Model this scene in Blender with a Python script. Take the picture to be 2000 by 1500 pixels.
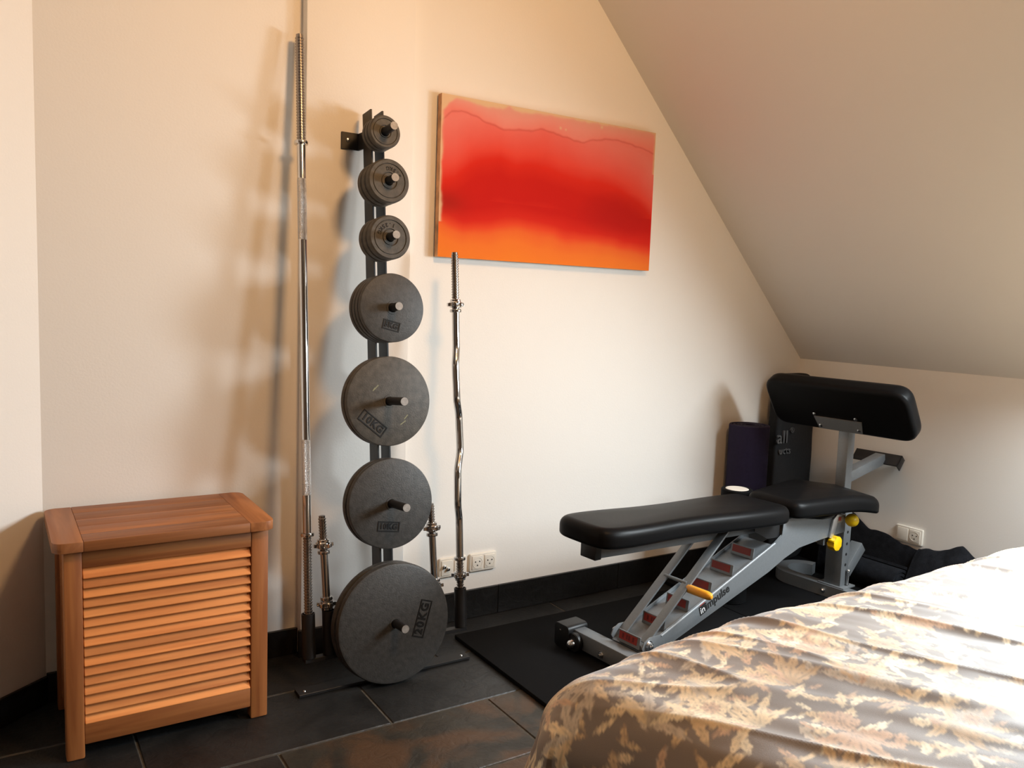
import bpy, bmesh, math, random
import numpy as np
from mathutils import Vector, Matrix, noise
random.seed(7)
PI = math.pi
for o in list(bpy.data.objects): bpy.data.objects.remove(o, do_unlink=True)
SC = bpy.context.scene
COL = SC.collection

# ------------------------------------------------------------------ camera
yaw, pitch, roll_ = 0.568132, 0.0990227, 0.0360403
F_PX = 1600.0
_f = Vector((math.sin(yaw), math.cos(yaw), 0)); _r = Vector((math.cos(yaw), -math.sin(yaw), 0)); _u = Vector((0, 0, 1))
_f2 = _f * math.cos(pitch) - _u * math.sin(pitch); _u2 = _u * math.cos(pitch) + _f * math.sin(pitch)
_r3 = _r * math.cos(roll_) + _u2 * math.sin(roll_); _u3 = _u2 * math.cos(roll_) - _r * math.sin(roll_)
cd = bpy.data.cameras.new('camera'); cam = bpy.data.objects.new('camera', cd); COL.objects.link(cam)
cd.sensor_width = 36.0; cd.lens = 36.0 * F_PX / 2000.0; cd.clip_start = 0.02
m3 = Matrix((_r3, _u3, -_f2)).transposed()
cam.matrix_world = Matrix.Translation((0, 0, 1.2)) @ m3.to_4x4()
SC.camera = cam

# ------------------------------------------------------------------ room constants, world, lights, exposure
WY = 2.62            # back wall plane
KX = 3.34            # knee wall plane
KZ = 0.978           # knee wall height
SL = 1.04            # roof slope
CEIL = 2.72
T_RACK = math.radians(5.9)
SN = math.sqrt(1 + SL * SL)
E_S = Vector((-1, 0, SL)) / SN                 # up the slope
N_IN = Vector((-SL, 0, -1)) / SN               # out of the slope into the room
def slope_pt(s, y, off=0.0): return Vector((KX, y, KZ)) + E_S * s + N_IN * off
WIN_S0, WIN_S1, WIN_Y0, WIN_Y1, WIN_T = 0.20, 0.88, 0.80, 1.27, 0.07
WN2_Y0, WN2_Y1 = -0.25, 0.22      # second roof window beside the camera, added unseen to brighten bed and walls

w = bpy.data.worlds.new('world'); SC.world = w; w.use_nodes = True
w.node_tree.nodes['Background'].inputs[0].default_value = (0.75, 0.85, 1.0, 1)
w.node_tree.nodes['Background'].inputs[1].default_value = 0.3

def area(name, loc, direction, sx, sy, power, color, up=Vector((0, 1, 0)), spread=180.0):
    l = bpy.data.lights.new(name, 'AREA'); l.shape = 'RECTANGLE'; l.size = sx; l.size_y = sy
    l.energy = power; l.color = color; l.spread = math.radians(spread)
    o = bpy.data.objects.new(name, l); COL.objects.link(o)
    z = -Vector(direction).normalized(); x = up.cross(z).normalized(); y = z.cross(x)
    o.matrix_world = Matrix.Translation(loc) @ Matrix((x, y, z)).transposed().to_4x4()
    return o
# daylight in the roof window (in the slope, right of the frame)
area('window_daylight', slope_pt((WIN_S0 + WIN_S1) / 2, (WIN_Y0 + WIN_Y1) / 2, -WIN_T + 0.03), N_IN,
     WIN_S1 - WIN_S0 - 0.06, WIN_Y1 - WIN_Y0 - 0.06, 56, (0.86, 0.95, 1.0), spread=170)
area('added_fill_rear', slope_pt((WIN_S0 + WIN_S1) / 2, (WN2_Y0 + WN2_Y1) / 2, -WIN_T + 0.03), N_IN,
     WIN_S1 - WIN_S0 - 0.06, WN2_Y1 - WN2_Y0 - 0.06, 44, (0.86, 0.95, 1.0), spread=170)  # added fill light for the bed and walls, set in the second opening
# warm shaded ceiling lamp of the room, turned to the gable wall
area('warm_ceiling_lamp', Vector((1.25, 0.62, CEIL - 0.14)), Vector((-0.45, 1.8, -0.72)), 0.34, 0.34, 21, (1.0, 0.54, 0.22), up=Vector((1, 0, 0)), spread=160)

SC.view_settings.view_transform = 'Standard'
SC.view_settings.look = 'None'
SC.view_settings.exposure = 0.0
SC.view_settings.gamma = 1.0
SC.view_settings.use_curve_mapping = False

# ------------------------------------------------------------------ helpers
def lin(c):
    return tuple(((x / 255) / 12.92 if x / 255 <= 0.04045 else ((x / 255 + 0.055) / 1.055) ** 2.4) for x in c)
def mat(name, color, rough=0.5, metal=0.0, noise_amt=0.0, noise_scale=20.0, bump=0.0, bump_scale=60.0, spec=None, coat=0.0, stretch=None, detail=4.0):
    m = bpy.data.materials.new(name); m.use_nodes = True
    nt = m.node_tree; b = nt.nodes['Principled BSDF']
    b.inputs['Roughness'].default_value = rough; b.inputs['Metallic'].default_value = metal
    b.inputs['Base Color'].default_value = (*color, 1)
    if spec is not None: b.inputs['Specular IOR Level'].default_value = spec
    if coat: b.inputs['Coat Weight'].default_value = coat
    tc = nt.nodes.new('ShaderNodeTexCoord'); vec = tc.outputs['Object']
    if stretch:
        mp = nt.nodes.new('ShaderNodeMapping'); mp.inputs['Scale'].default_value = stretch
        nt.links.new(vec, mp.inputs[0]); vec = mp.outputs[0]
    if noise_amt:
        n = nt.nodes.new('ShaderNodeTexNoise'); n.inputs['Scale'].default_value = noise_scale; n.inputs['Detail'].default_value = detail
        nt.links.new(vec, n.inputs[0])
        r = nt.nodes.new('ShaderNodeValToRGB')
        r.color_ramp.elements[0].position = 0.3; r.color_ramp.elements[1].position = 0.7
        r.color_ramp.elements[0].color = (*[c * (1 - noise_amt) for c in color], 1)
        r.color_ramp.elements[1].color = (*[min(1, c * (1 + noise_amt)) for c in color], 1)
        nt.links.new(n.outputs[0], r.inputs[0]); nt.links.new(r.outputs[0], b.inputs['Base Color'])
    if bump:
        n2 = nt.nodes.new('ShaderNodeTexNoise'); n2.inputs['Scale'].default_value = bump_scale; n2.inputs['Detail'].default_value = 5
        nt.links.new(vec, n2.inputs[0])
        bp = nt.nodes.new('ShaderNodeBump'); bp.inputs['Strength'].default_value = bump; bp.inputs['Distance'].default_value = 0.01
        nt.links.new(n2.outputs[0], bp.inputs['Height']); nt.links.new(bp.outputs[0], b.inputs['Normal'])
    return m
def attr_mat(name, rough=0.8, bump=0.0, bump_scale=300, sheen=0.0):
    m = mat(name, (0.5, 0.5, 0.5), rough, bump=bump, bump_scale=bump_scale)
    nt = m.node_tree; a = nt.nodes.new('ShaderNodeAttribute'); a.attribute_name = 'print'
    nt.links.new(a.outputs['Color'], nt.nodes['Principled BSDF'].inputs['Base Color'])
    if sheen: nt.nodes['Principled BSDF'].inputs['Sheen Weight'].default_value = sheen
    return m

class B:
    def __init__(s): s.bm = bmesh.new()
    def _add(s, verts, faces):
        vs = [s.bm.verts.new(v) for v in verts]
        for f in faces:
            try: s.bm.faces.new([vs[i] for i in f])
            except ValueError: pass
        return vs
    def box(s, lo, hi, bev=0.0, M=None, seg=2):
        x0, y0, z0 = lo; x1, y1, z1 = hi
        v = [(x0,y0,z0),(x1,y0,z0),(x1,y1,z0),(x0,y1,z0),(x0,y0,z1),(x1,y0,z1),(x1,y1,z1),(x0,y1,z1)]
        if M is not None: v = [M @ Vector(p) for p in v]
        vs = s._add(v, [(0,3,2,1),(4,5,6,7),(0,1,5,4),(1,2,6,5),(2,3,7,6),(3,0,4,7)])
        if bev:
            es = {e for a in vs for e in a.link_edges}
            bmesh.ops.bevel(s.bm, geom=list(es), offset=bev, segments=seg, affect='EDGES', profile=0.5)
        return s
    def bar(s, p0, p1, wa, wb, up=(0,0,1), bev=0.0):
        p0, p1 = Vector(p0), Vector(p1); z = (p1 - p0); L = z.length; z.normalize()
        x = Vector(up).cross(z)
        if x.length < 1e-4: x = Vector((1,0,0))
        x.normalize(); y = z.cross(x)
        M = Matrix.Translation(p0) @ Matrix((x, y, z)).transposed().to_4x4()
        return s.box((-wa/2, -wb/2, 0), (wa/2, wb/2, L), bev, M)
    def prism(s, poly, fn, lo, hi, bev=0.0):
        """poly: 2d points, fn(a,b,h)->xyz"""
        n = len(poly)
        vs = s._add([fn(a, b, lo) for a, b in poly] + [fn(a, b, hi) for a, b in poly],
               [tuple(range(n))[::-1], tuple(range(n, 2*n))] + [(i, (i+1) % n, n + (i+1) % n, n + i) for i in range(n)])
        if bev:
            es = {e for a in vs for e in a.link_edges}
            bmesh.ops.bevel(s.bm, geom=list(es), offset=bev, segments=2, affect='EDGES', profile=0.5)
        return s
    def lathe(s, prof, p0, axis, seg=24, cap=True):
        """prof: (radius, height) along axis from p0"""
        p0 = Vector(p0); z = Vector(axis).normalized()
        x = z.orthogonal().normalized(); y = z.cross(x)
        rows = []
        for r, h in prof:
            rows.append([p0 + z * h + (x * math.cos(2*PI*i/seg) + y * math.sin(2*PI*i/seg)) * r for i in range(seg)])
        V = [p for row in rows for p in row]; Fc = []
        for j in range(len(prof) - 1):
            for i in range(seg):
                Fc.append((j*seg+i, j*seg+(i+1) % seg, (j+1)*seg+(i+1) % seg, (j+1)*seg+i))
        if cap:
            Fc.append(tuple(range(seg))[::-1]); Fc.append(tuple((len(prof)-1)*seg + i for i in range(seg)))
        s._add(V, Fc); return s
    def cyl(s, p0, p1, r, seg=20, bev=0.0):
        p0, p1 = Vector(p0), Vector(p1); L = (p1-p0).length
        pr = [(r, 0), (r, L)] if not bev else [(r-bev, 0), (r, bev), (r, L-bev), (r-bev, L)]
        return s.lathe(pr, p0, p1-p0, seg)
    def tube(s, pts, r, seg=16):
        pts = [Vector(p) for p in pts]; rows = []
        up = None
        for i, p in enumerate(pts):
            t = (pts[min(i+1, len(pts)-1)] - pts[max(i-1, 0)]).normalized()
            if up is None: up = t.orthogonal().normalized()
            x = (up - t * up.dot(t)).normalized(); up = x; y = t.cross(x)
            rr = r[i] if isinstance(r, (list, tuple)) else r
            rows.append([p + (x*math.cos(2*PI*k/seg) + y*math.sin(2*PI*k/seg)) * rr for k in range(seg)])
        V = [p for row in rows for p in row]; Fc = []
        for j in range(len(rows)-1):
            for i in range(seg): Fc.append((j*seg+i, j*seg+(i+1) % seg, (j+1)*seg+(i+1) % seg, (j+1)*seg+i))
        Fc.append(tuple(range(seg))[::-1]); Fc.append(tuple((len(rows)-1)*seg+i for i in range(seg)))
        s._add(V, Fc); return s
    def pad(s, outline, thick, r_top, r_bot, fn=lambda a, b, z: (a, b, z), crown=0.0, n=6):
        """soft pad: closed 2d outline, rounded rims; fn maps (a,b,z)"""
        P = [Vector((a, b)) for a, b in outline]; N = len(P)
        nor = []
        for i in range(N):
            t = (P[(i+1) % N] - P[i-1]).normalized(); nor.append(Vector((t.y, -t.x)))
        area_ = sum(P[i].x*P[(i+1) % N].y - P[(i+1) % N].x*P[i].y for i in range(N))
        if area_ < 0: nor = [-q for q in nor]
        layers = []
        for k in range(n+1):
            a = PI/2 * k / n; layers.append((r_bot*(1-math.sin(a)), r_bot*(1-math.cos(a))))
        for k in range(n+1):
            a = PI/2 * k / n; layers.append((r_top*(1-math.cos(a)), thick - r_top*(1-math.sin(a))))
        nl = len(layers); cx_ = sum(p.x for p in P)/N; cy_ = sum(p.y for p in P)/N
        V = []
        for ins, z in layers:
            for p, q in zip(P, nor):
                w_ = p - q*ins; V.append(fn(w_.x, w_.y, z))
        if crown:
            for k in range(1, 6):
                f = 1 - k/6.0
                for p, q in zip(P, nor):
                    w_ = p - q*r_top; V.append(fn(cx_ + (w_.x-cx_)*f, cy_ + (w_.y-cy_)*f, thick + crown*(1-f*f)))
            layers = layers + [0]*5
        L = len(layers); Fc = [tuple(range(N))[::-1], tuple((L-1)*N+i for i in range(N))]
        for j in range(L-1):
            for i in range(N): Fc.append((j*N+i, j*N+(i+1) % N, (j+1)*N+(i+1) % N, (j+1)*N+i))
        s._add(V, Fc); return s
    def sphere(s, c, r, seg=20, scale=(1,1,1), M=None):
        mm = Matrix.Translation(c) @ (M or Matrix.Identity(4)) @ Matrix.Diagonal((*scale, 1))
        bmesh.ops.create_uvsphere(s.bm, u_segments=seg, v_segments=seg//2, radius=r, matrix=mm); return s
    def mesh(s, name, smooth=35):
        bmesh.ops.recalc_face_normals(s.bm, faces=s.bm.faces)
        me = bpy.data.meshes.new(name); s.bm.to_mesh(me); s.bm.free()
        if smooth:
            me.polygons.foreach_set('use_smooth', [True]*len(me.polygons))
            bm = bmesh.new(); bm.from_mesh(me)
            lim = math.radians(smooth)
            for e in bm.edges:
                if len(e.link_faces) == 2 and e.calc_face_angle(0) > lim: e.smooth = False
            bm.to_mesh(me); bm.free()
        return me
    def obj(s, name, m, parent=None, smooth=35):
        me = s.mesh(name, smooth); me.materials.append(m)
        o = bpy.data.objects.new(name, me); COL.objects.link(o)
        if parent is not None: o.parent = parent
        return o
def tag(o, label, cat, group=None):
    o['label'] = label; o['category'] = cat
    if group: o['group'] = group
    return o
def struct(o, label=None):
    o['kind'] = 'structure'
    if label: o['label'] = label
    return o
def thing(name, label, cat, loc=(0,0,0), rot=(0,0,0), group=None):
    o = bpy.data.objects.new(name, None); COL.objects.link(o); o.empty_display_size = 0.05
    o.location = loc; o.rotation_euler = rot
    return tag(o, label, cat, group)
def text_mesh(txt, size, extrude=0.001, spacing=1.0, bold=0.0):
    c = bpy.data.curves.new('lettering', 'FONT'); c.body = txt; c.size = size; c.extrude = extrude
    c.offset = bold; c.align_x = 'CENTER'; c.align_y = 'CENTER'; c.space_character = spacing; c.resolution_u = 3
    o = bpy.data.objects.new('lettering', c); COL.objects.link(o)
    dg = bpy.context.evaluated_depsgraph_get()
    me = bpy.data.meshes.new_from_object(o.evaluated_get(dg))
    bpy.data.objects.remove(o); me.name = 'lettering'; return me
def text_obj(txt, size, m, parent, M, extrude=0.001, spacing=1.0, bold=0.0):
    me = text_mesh(txt, size, extrude, spacing, bold); me.materials.clear(); me.materials.append(m)
    o = bpy.data.objects.new('lettering', me); COL.objects.link(o); o.parent = parent; o.matrix_local = M
    return o
def rrect(x0, y0, x1, y1, r, n=6):
    P = []
    for cx, cy, a0 in ((x1-r, y0+r, -PI/2), (x1-r, y1-r, 0), (x0+r, y1-r, PI/2), (x0+r, y0+r, PI)):
        for k in range(n+1):
            a = a0 + PI/2*k/n; P.append((cx + r*math.cos(a), cy + r*math.sin(a)))
    return P
def densify(P, d):
    out = []
    for i, p in enumerate(P):
        q = P[(i+1) % len(P)]; L = math.hypot(q[0]-p[0], q[1]-p[1]); n = max(1, int(L/d))
        for k in range(n): out.append((p[0]+(q[0]-p[0])*k/n, p[1]+(q[1]-p[1])*k/n))
    return out

# ------------------------------------------------------------------ materials
M_wall = mat('wall_paint', lin((233, 230, 224)), 0.75, bump=0.04, bump_scale=160)
M_slope = mat('slope_paint', lin((230, 224, 216)), 0.8, bump=0.03, bump_scale=120)
M_black = mat('black_powder_coat', (0.012, 0.012, 0.013), 0.45)
M_iron = mat('cast_iron_paint', (0.045, 0.044, 0.042), 0.52, noise_amt=0.25, noise_scale=70, bump=0.12, bump_scale=260, spec=0.4)
M_iron2 = mat('cast_iron_worn', (0.066, 0.060, 0.051), 0.55, noise_amt=0.3, noise_scale=50, bump=0.12, bump_scale=260, spec=0.4)
M_letter = mat('raised_letter_iron', (0.009, 0.009, 0.009), 0.6, spec=0.25)
M_scuff = mat('paint_scuff', (0.22, 0.22, 0.13), 0.7)
M_chrome = mat('chrome', (0.62, 0.61, 0.60), 0.13, 1.0)
M_thread = mat('threaded_steel', (0.34, 0.31, 0.285), 0.27, 1.0)
M_knurl = mat('knurled_chrome', (0.66, 0.66, 0.66), 0.30, 1.0, bump=0.7, bump_scale=420)
M_steel = mat('peg_steel_end', (0.30, 0.28, 0.26), 0.5, 0.2, noise_amt=0.2, noise_scale=90)
M_bolt = mat('zinc_bolt', (0.7, 0.7, 0.7), 0.25, 1.0)
M_grey = mat('grey_powder_coat', lin((124, 128, 131)), 0.42, 0.35, noise_amt=0.05, noise_scale=200)
M_vinyl = mat('black_vinyl', (0.006, 0.006, 0.0064), 0.36, bump=0.05, bump_scale=500, spec=0.08)
M_rubber = mat('black_rubber', (0.0045, 0.0045, 0.005), 0.8, noise_amt=0.3, noise_scale=400, spec=0.12)
M_plastic = mat('black_plastic', (0.010, 0.010, 0.010), 0.45)
M_yellow = mat('yellow_plastic', lin((238, 196, 20)), 0.35)
M_orange = mat('yellow_handle_grip', lin((232, 160, 40)), 0.45)
M_red = mat('red_sticker', lin((140, 42, 32)), 0.5)
M_ink = mat('black_ink', (0.008, 0.008, 0.008), 0.6)
M_white = mat('white_plastic', lin((232, 226, 214)), 0.4)
M_whiteink = mat('white_ink', (0.8, 0.8, 0.8), 0.6)
M_greyink = mat('grey_ink', (0.10, 0.10, 0.10), 0.6)
M_green = mat('dark_green_plastic', lin((20, 70, 45)), 0.4)
M_purple = mat('purple_foam', (0.016, 0.012, 0.038), 0.8, noise_amt=0.1, noise_scale=80, bump=0.1, bump_scale=300, spec=0.25)
M_cloth = mat('black_cloth', (0.011, 0.012, 0.015), 0.95, noise_amt=0.3, noise_scale=40, bump=0.3, bump_scale=180, spec=0.15)
M_bag = mat('black_nylon', (0.010, 0.010, 0.011), 0.75, bump=0.15, bump_scale=90, spec=0.3)
M_grout = mat('grout', (0.075, 0.065, 0.05), 0.95, noise_amt=0.4, noise_scale=60)
M_mattress = mat('mattress_ticking', (0.6, 0.57, 0.5), 0.9, noise_amt=0.1)
M_bedwood = mat('bed_wood', (0.12, 0.07, 0.04), 0.5, noise_amt=0.3, stretch=(3, 40, 40))

def wood_mat(name, c0, c1, along, rough=0.5):
    m = bpy.data.materials.new(name); m.use_nodes = True; nt = m.node_tree; b = nt.nodes['Principled BSDF']
    b.inputs['Roughness'].default_value = rough
    tc = nt.nodes.new('ShaderNodeTexCoord'); mp = nt.nodes.new('ShaderNodeMapping')
    sc = [38, 38, 38]; sc[along] = 2.2; mp.inputs['Scale'].default_value = sc
    oi = nt.nodes.new('ShaderNodeObjectInfo'); ad = nt.nodes.new('ShaderNodeVectorMath'); ad.operation = 'ADD'
    mu = nt.nodes.new('ShaderNodeMath'); mu.operation = 'MULTIPLY'; mu.inputs[1].default_value = 37.0
    nt.links.new(oi.outputs['Random'], mu.inputs[0])
    nt.links.new(tc.outputs['Object'], mp.inputs[0]); nt.links.new(mp.outputs[0], ad.inputs[0]); nt.links.new(mu.outputs[0], ad.inputs[1])
    n = nt.nodes.new('ShaderNodeTexNoise'); n.inputs['Scale'].default_value = 1.0; n.inputs['Detail'].default_value = 6; n.inputs['Distortion'].default_value = 0.6
    nt.links.new(ad.outputs[0], n.inputs[0])
    r = nt.nodes.new('ShaderNodeValToRGB'); r.color_ramp.elements[0].position = 0.32; r.color_ramp.elements[1].position = 0.68
    r.color_ramp.elements[0].color = (*c0, 1); r.color_ramp.elements[1].color = (*c1, 1)
    nt.links.new(n.outputs[0], r.inputs[0])
    hs = nt.nodes.new('ShaderNodeHueSaturation')
    mr = nt.nodes.new('ShaderNodeMapRange'); mr.inputs[3].default_value = 0.78; mr.inputs[4].default_value = 1.2
    nt.links.new(oi.outputs['Random'], mr.inputs[0]); nt.links.new(mr.outputs[0], hs.inputs['Value'])
    nt.links.new(r.outputs[0], hs.inputs['Color']); nt.links.new(hs.outputs[0], b.inputs['Base Color'])
    bp = nt.nodes.new('ShaderNodeBump'); bp.inputs['Strength'].default_value = 0.12; bp.inputs['Distance'].default_value = 0.004
    nt.links.new(n.outputs[0], bp.inputs['Height']); nt.links.new(bp.outputs[0], b.inputs['Normal'])
    return m
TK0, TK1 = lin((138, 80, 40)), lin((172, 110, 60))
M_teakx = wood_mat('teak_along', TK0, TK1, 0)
M_slat_lit = wood_mat('teak_slat_lit', lin((198, 118, 58)), lin((232, 152, 84)), 0)  # light caught by the tilted slats is painted in as paler teak
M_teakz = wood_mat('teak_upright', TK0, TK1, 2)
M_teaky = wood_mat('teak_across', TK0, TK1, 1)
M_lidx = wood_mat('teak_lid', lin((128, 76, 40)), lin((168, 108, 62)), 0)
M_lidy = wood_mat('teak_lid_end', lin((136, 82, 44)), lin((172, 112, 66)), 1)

def slate_mat(name, base, rust, rust_amt):
    m = bpy.data.materials.new(name); m.use_nodes = True; nt = m.node_tree; b = nt.nodes['Principled BSDF']
    b.inputs['Roughness'].default_value = 0.42; b.inputs['Specular IOR Level'].default_value = 0.45
    g = nt.nodes.new('ShaderNodeNewGeometry')
    n1 = nt.nodes.new('ShaderNodeTexNoise'); n1.inputs['Scale'].default_value = 6; n1.inputs['Detail'].default_value = 8; n1.inputs['Distortion'].default_value = 0.8
    n2 = nt.nodes.new('ShaderNodeTexNoise'); n2.inputs['Scale'].default_value = 3.2; n2.inputs['Detail'].default_value = 6; n2.inputs['Distortion'].default_value = 1.2
    n3 = nt.nodes.new('ShaderNodeTexNoise'); n3.inputs['Scale'].default_value = 22; n3.inputs['Detail'].default_value = 8; n3.inputs['Roughness'].default_value = 0.65; n3.inputs['Distortion'].default_value = 1.5
    for n in (n1, n2, n3): nt.links.new(g.outputs['Position'], n.inputs[0])
    r1 = nt.nodes.new('ShaderNodeValToRGB')
    r1.color_ramp.elements[0].position = 0.3; r1.color_ramp.elements[0].color = (*[c*0.55 for c in base], 1)
    r1.color_ramp.elements[1].position = 0.75; r1.color_ramp.elements[1].color = (*[c*1.5 for c in base], 1)
    nt.links.new(n1.outputs[0], r1.inputs[0])
    r2 = nt.nodes.new('ShaderNodeValToRGB')
    r2.color_ramp.elements[0].position = 0.62 - rust_amt; r2.color_ramp.elements[0].color = (0,0,0,1)
    r2.color_ramp.elements[1].position = 0.74 - rust_amt; r2.color_ramp.elements[1].color = (1,1,1,1)
    nt.links.new(n2.outputs[0], r2.inputs[0])
    mx = nt.nodes.new('ShaderNodeMix'); mx.data_type = 'RGBA'; mx.inputs[7].default_value = (*rust, 1)
    nt.links.new(r2.outputs[0], mx.inputs[0]); nt.links.new(r1.outputs[0], mx.inputs[6]); nt.links.new(mx.outputs[2], b.inputs['Base Color'])
    bp = nt.nodes.new('ShaderNodeBump'); bp.inputs['Strength'].default_value = 0.5; bp.inputs['Distance'].default_value = 0.006
    nt.links.new(n3.outputs[0], bp.inputs['Height']); nt.links.new(bp.outputs[0], b.inputs['Normal'])
    return m
M_slate = slate_mat('dark_slate', (0.016, 0.0165, 0.0165), (0.045, 0.032, 0.018), -0.03)
M_slate_r = slate_mat('rusty_slate', (0.032, 0.028, 0.021), (0.075, 0.040, 0.020), 0.16)
M_slate_b = slate_mat('black_slate', (0.006, 0.0052, 0.0045), (0.012, 0.008, 0.005), 0.0)

# ------------------------------------------------------------------ room shell
def wallbox(name, lo, hi, m=M_wall): return struct(B().box(lo, hi).obj(name, m, smooth=0))
# floor: grout bed plus slate tiles laid in half bond
fl = struct(B().box((-1.6, -2.9, -0.06), (3.6, 2.9, -0.004)).obj('floor', M_grout, smooth=0))
TW, TD = 0.636, 0.318
tile_me = {}
for key, m in (('d', M_slate), ('r', M_slate_r)):
    b = B().box((-TW/2+0.003, -TD/2+0.003, -0.012), (TW/2-0.003, TD/2-0.003, 0.0), 0.0025, seg=1)
    me = b.mesh('tile', 0); me.materials.append(m); tile_me[key] = me
row = 0
for j in range(-12, 3):
    yc = 2.035 + TD*(j - 0.5) + TD/2*0
    for i in range(-3, 6):
        xc = 0.302 + TW/2 + TW*i if (j % 2) else 0.612 + TW/2 + TW*i - TW
        if yc + TD/2 > WY + 0.2 or xc - TW/2 > KX + 0.1 or xc + TW/2 < -1.5: continue
        k = 'd'
        if j <= 0 and xc > 0.6: k = 'r'
        if j == 2 and xc > 0.5: k = 'd'
        o = bpy.data.objects.new('tile', tile_me[k]); COL.objects.link(o); o.parent = fl
        o.location = (xc, yc, random.uniform(-0.0016, 0.0)); o.rotation_euler = (random.uniform(-.0015, .0015), random.uniform(-.001, .001), 0)
# walls
wallbox('wall_back', (0.0, WY, -0.05), (KX + 0.2, WY + 0.12, CEIL + 0.1))
CH0, CH1, CHY = 0.847, 1.217, 2.58
struct(B().box((CH0, CHY, 0.0), (CH1, WY + 0.01, CEIL), 0.004).obj('wall_chimney', M_wall))
LC = Vector((0.112, WY, 0)); LD = Vector((-0.775, -0.632, 0)); LN = Vector((0.632, -0.775, 0))
b = B(); L = 1.75
b.prism([(LC.x, LC.y), (LC.x + LD.x*L, LC.y + LD.y*L), (LC.x + LD.x*L - LN.x*.12, LC.y + LD.y*L - LN.y*.12), (LC.x - LN.x*.12 + .1, LC.y - LN.y*.12)], lambda a, c, h: (a, c, h), -0.05, CEIL + 0.1)
struct(b.obj('wall_left', M_wall, smooth=0))
LE = LC + LD * L
M_unseen_wall = mat('dark_unseen_wall', (0.20, 0.125, 0.075), 0.6, noise_amt=0.25, noise_scale=3, stretch=(8, 8, 1))  # dark brown chosen for the unseen walls to cut bounce and warm the fill
wallbox('wall_west', (LE.x - 0.12, -2.75, -0.05), (LE.x, LE.y + 0.03, CEIL + 0.1), M_unseen_wall)
wallbox('wall_front', (LE.x - 0.12, -2.75, -0.05), (KX + 0.2, -2.6, CEIL + 0.1), M_unseen_wall)
wallbox('wall_right', (KX, -2.7, -0.05), (KX + 0.12, WY + 0.05, KZ + 0.06))
# sloping ceiling with the window opening
def slab(s0, s1, y0, y1, bld): 
    c = [slope_pt(s0, y0), slope_pt(s1, y0), slope_pt(s1, y1), slope_pt(s0, y1)]
    d = [p - N_IN * 0.24 for p in c]
    bld._add(c + d, [(0,1,2,3), (7,6,5,4), (0,4,5,1), (1,5,6,2), (2,6,7,3), (3,7,4,0)])
S_TOP = (CEIL - KZ) / SL * SN + 0.02
b = B()
slab(0.0, S_TOP, WIN_Y1, WY + 0.05, b); slab(0.0, S_TOP, WN2_Y1, WIN_Y0, b); slab(0.0, S_TOP, -2.7, WN2_Y0, b)
for ya, yb in ((WIN_Y0, WIN_Y1), (WN2_Y0, WN2_Y1)): slab(0.0, WIN_S0, ya, yb, b); slab(WIN_S1, S_TOP, ya, yb, b)
struct(b.obj('ceiling_slope', M_slope, smooth=0))
XF = KX - (CEIL - KZ) / SL
wallbox('ceiling', (LE.x - 0.12, -2.75, CEIL), (XF + 0.3, WY + 0.1, CEIL + 0.1), M_slope)
# roof window: frame and pane behind the lamp plane
M_glass = mat('window_glass', (0.8, 0.85, 0.9), 0.1)
def roof_window(name, Y0, Y1):
    wr = struct(bpy.data.objects.new(name, None)); COL.objects.link(wr); wr.location = slope_pt(WIN_S0, Y0)
    def wbar(nm, s0, s1, y0, y1, o0, o1, m):
        b = B(); c = [slope_pt(s, y, o) - wr.location for o in (o0, o1) for s, y in ((s0,y0),(s1,y0),(s1,y1),(s0,y1))]
        b._add(c, [(0,3,2,1),(4,5,6,7),(0,1,5,4),(1,2,6,5),(2,3,7,6),(3,0,4,7)]); return b.obj(nm, m, wr, 0)
    fw = 0.03
    for s0, s1, y0, y1 in ((WIN_S0, WIN_S0+fw, Y0, Y1), (WIN_S1-fw, WIN_S1, Y0, Y1), (WIN_S0+fw, WIN_S1-fw, Y0, Y0+fw), (WIN_S0+fw, WIN_S1-fw, Y1-fw, Y1)):
        wbar('window_frame', s0, s1, y0, y1, -WIN_T-0.02, -WIN_T+0.025, M_white)
    wbar('pane', WIN_S0+fw, WIN_S1-fw, Y0+fw, Y1-fw, -WIN_T-0.008, -WIN_T-0.002, M_glass)
roof_window('window_1', WIN_Y0, WIN_Y1); roof_window('window_added', WN2_Y0, WN2_Y1)  # the second window is added to house the fill light
# slate baseboards made of single slates
def baseboard(name, p0, p1, h, nrm, th=0.010, n=0.6, off=0.0):
    root = bpy.data.objects.new(name, None); COL.objects.link(root); struct(root)
    p0, p1 = Vector(p0), Vector(p1); root.location = p0; L = (p1-p0).length; d = (p1-p0)/L; nrm = Vector(nrm)
    a = 0.0; first = off or n
    while a < L - 1e-4:
        e = min(L, a + first); first = n
        z = Vector((0, 0, 1)); Mx = Matrix((d, nrm, z)).transposed().to_4x4()
        B().box((a + 0.0008, 0.0, 0.0), (e - 0.0008, th + random.uniform(0, .0012), h), 0.0012, Mx, 1).obj('slate', M_slate_b, root, 0)
        a = e
    return root
baseboard('baseboard_back', (CH1, WY, 0), (KX, WY, 0), 0.110, (0, -1, 0), off=0.42)
baseboard('baseboard_nook', (LC.x, WY, 0), (CH0, WY, 0), 0.088, (0, -1, 0), off=0.3)
baseboard('baseboard_chimney', (CH0 - 0.010, CHY, 0), (CH1 + 0.010, CHY, 0), 0.092, (0, -1, 0), n=1.0)
baseboard('baseboard_left', LC, LE, 0.080, LN, n=0.62)
baseboard('baseboard_right', (KX, WY - 0.012, 0), (KX, 0.2, 0), 0.105, (-1, 0, 0))

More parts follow.
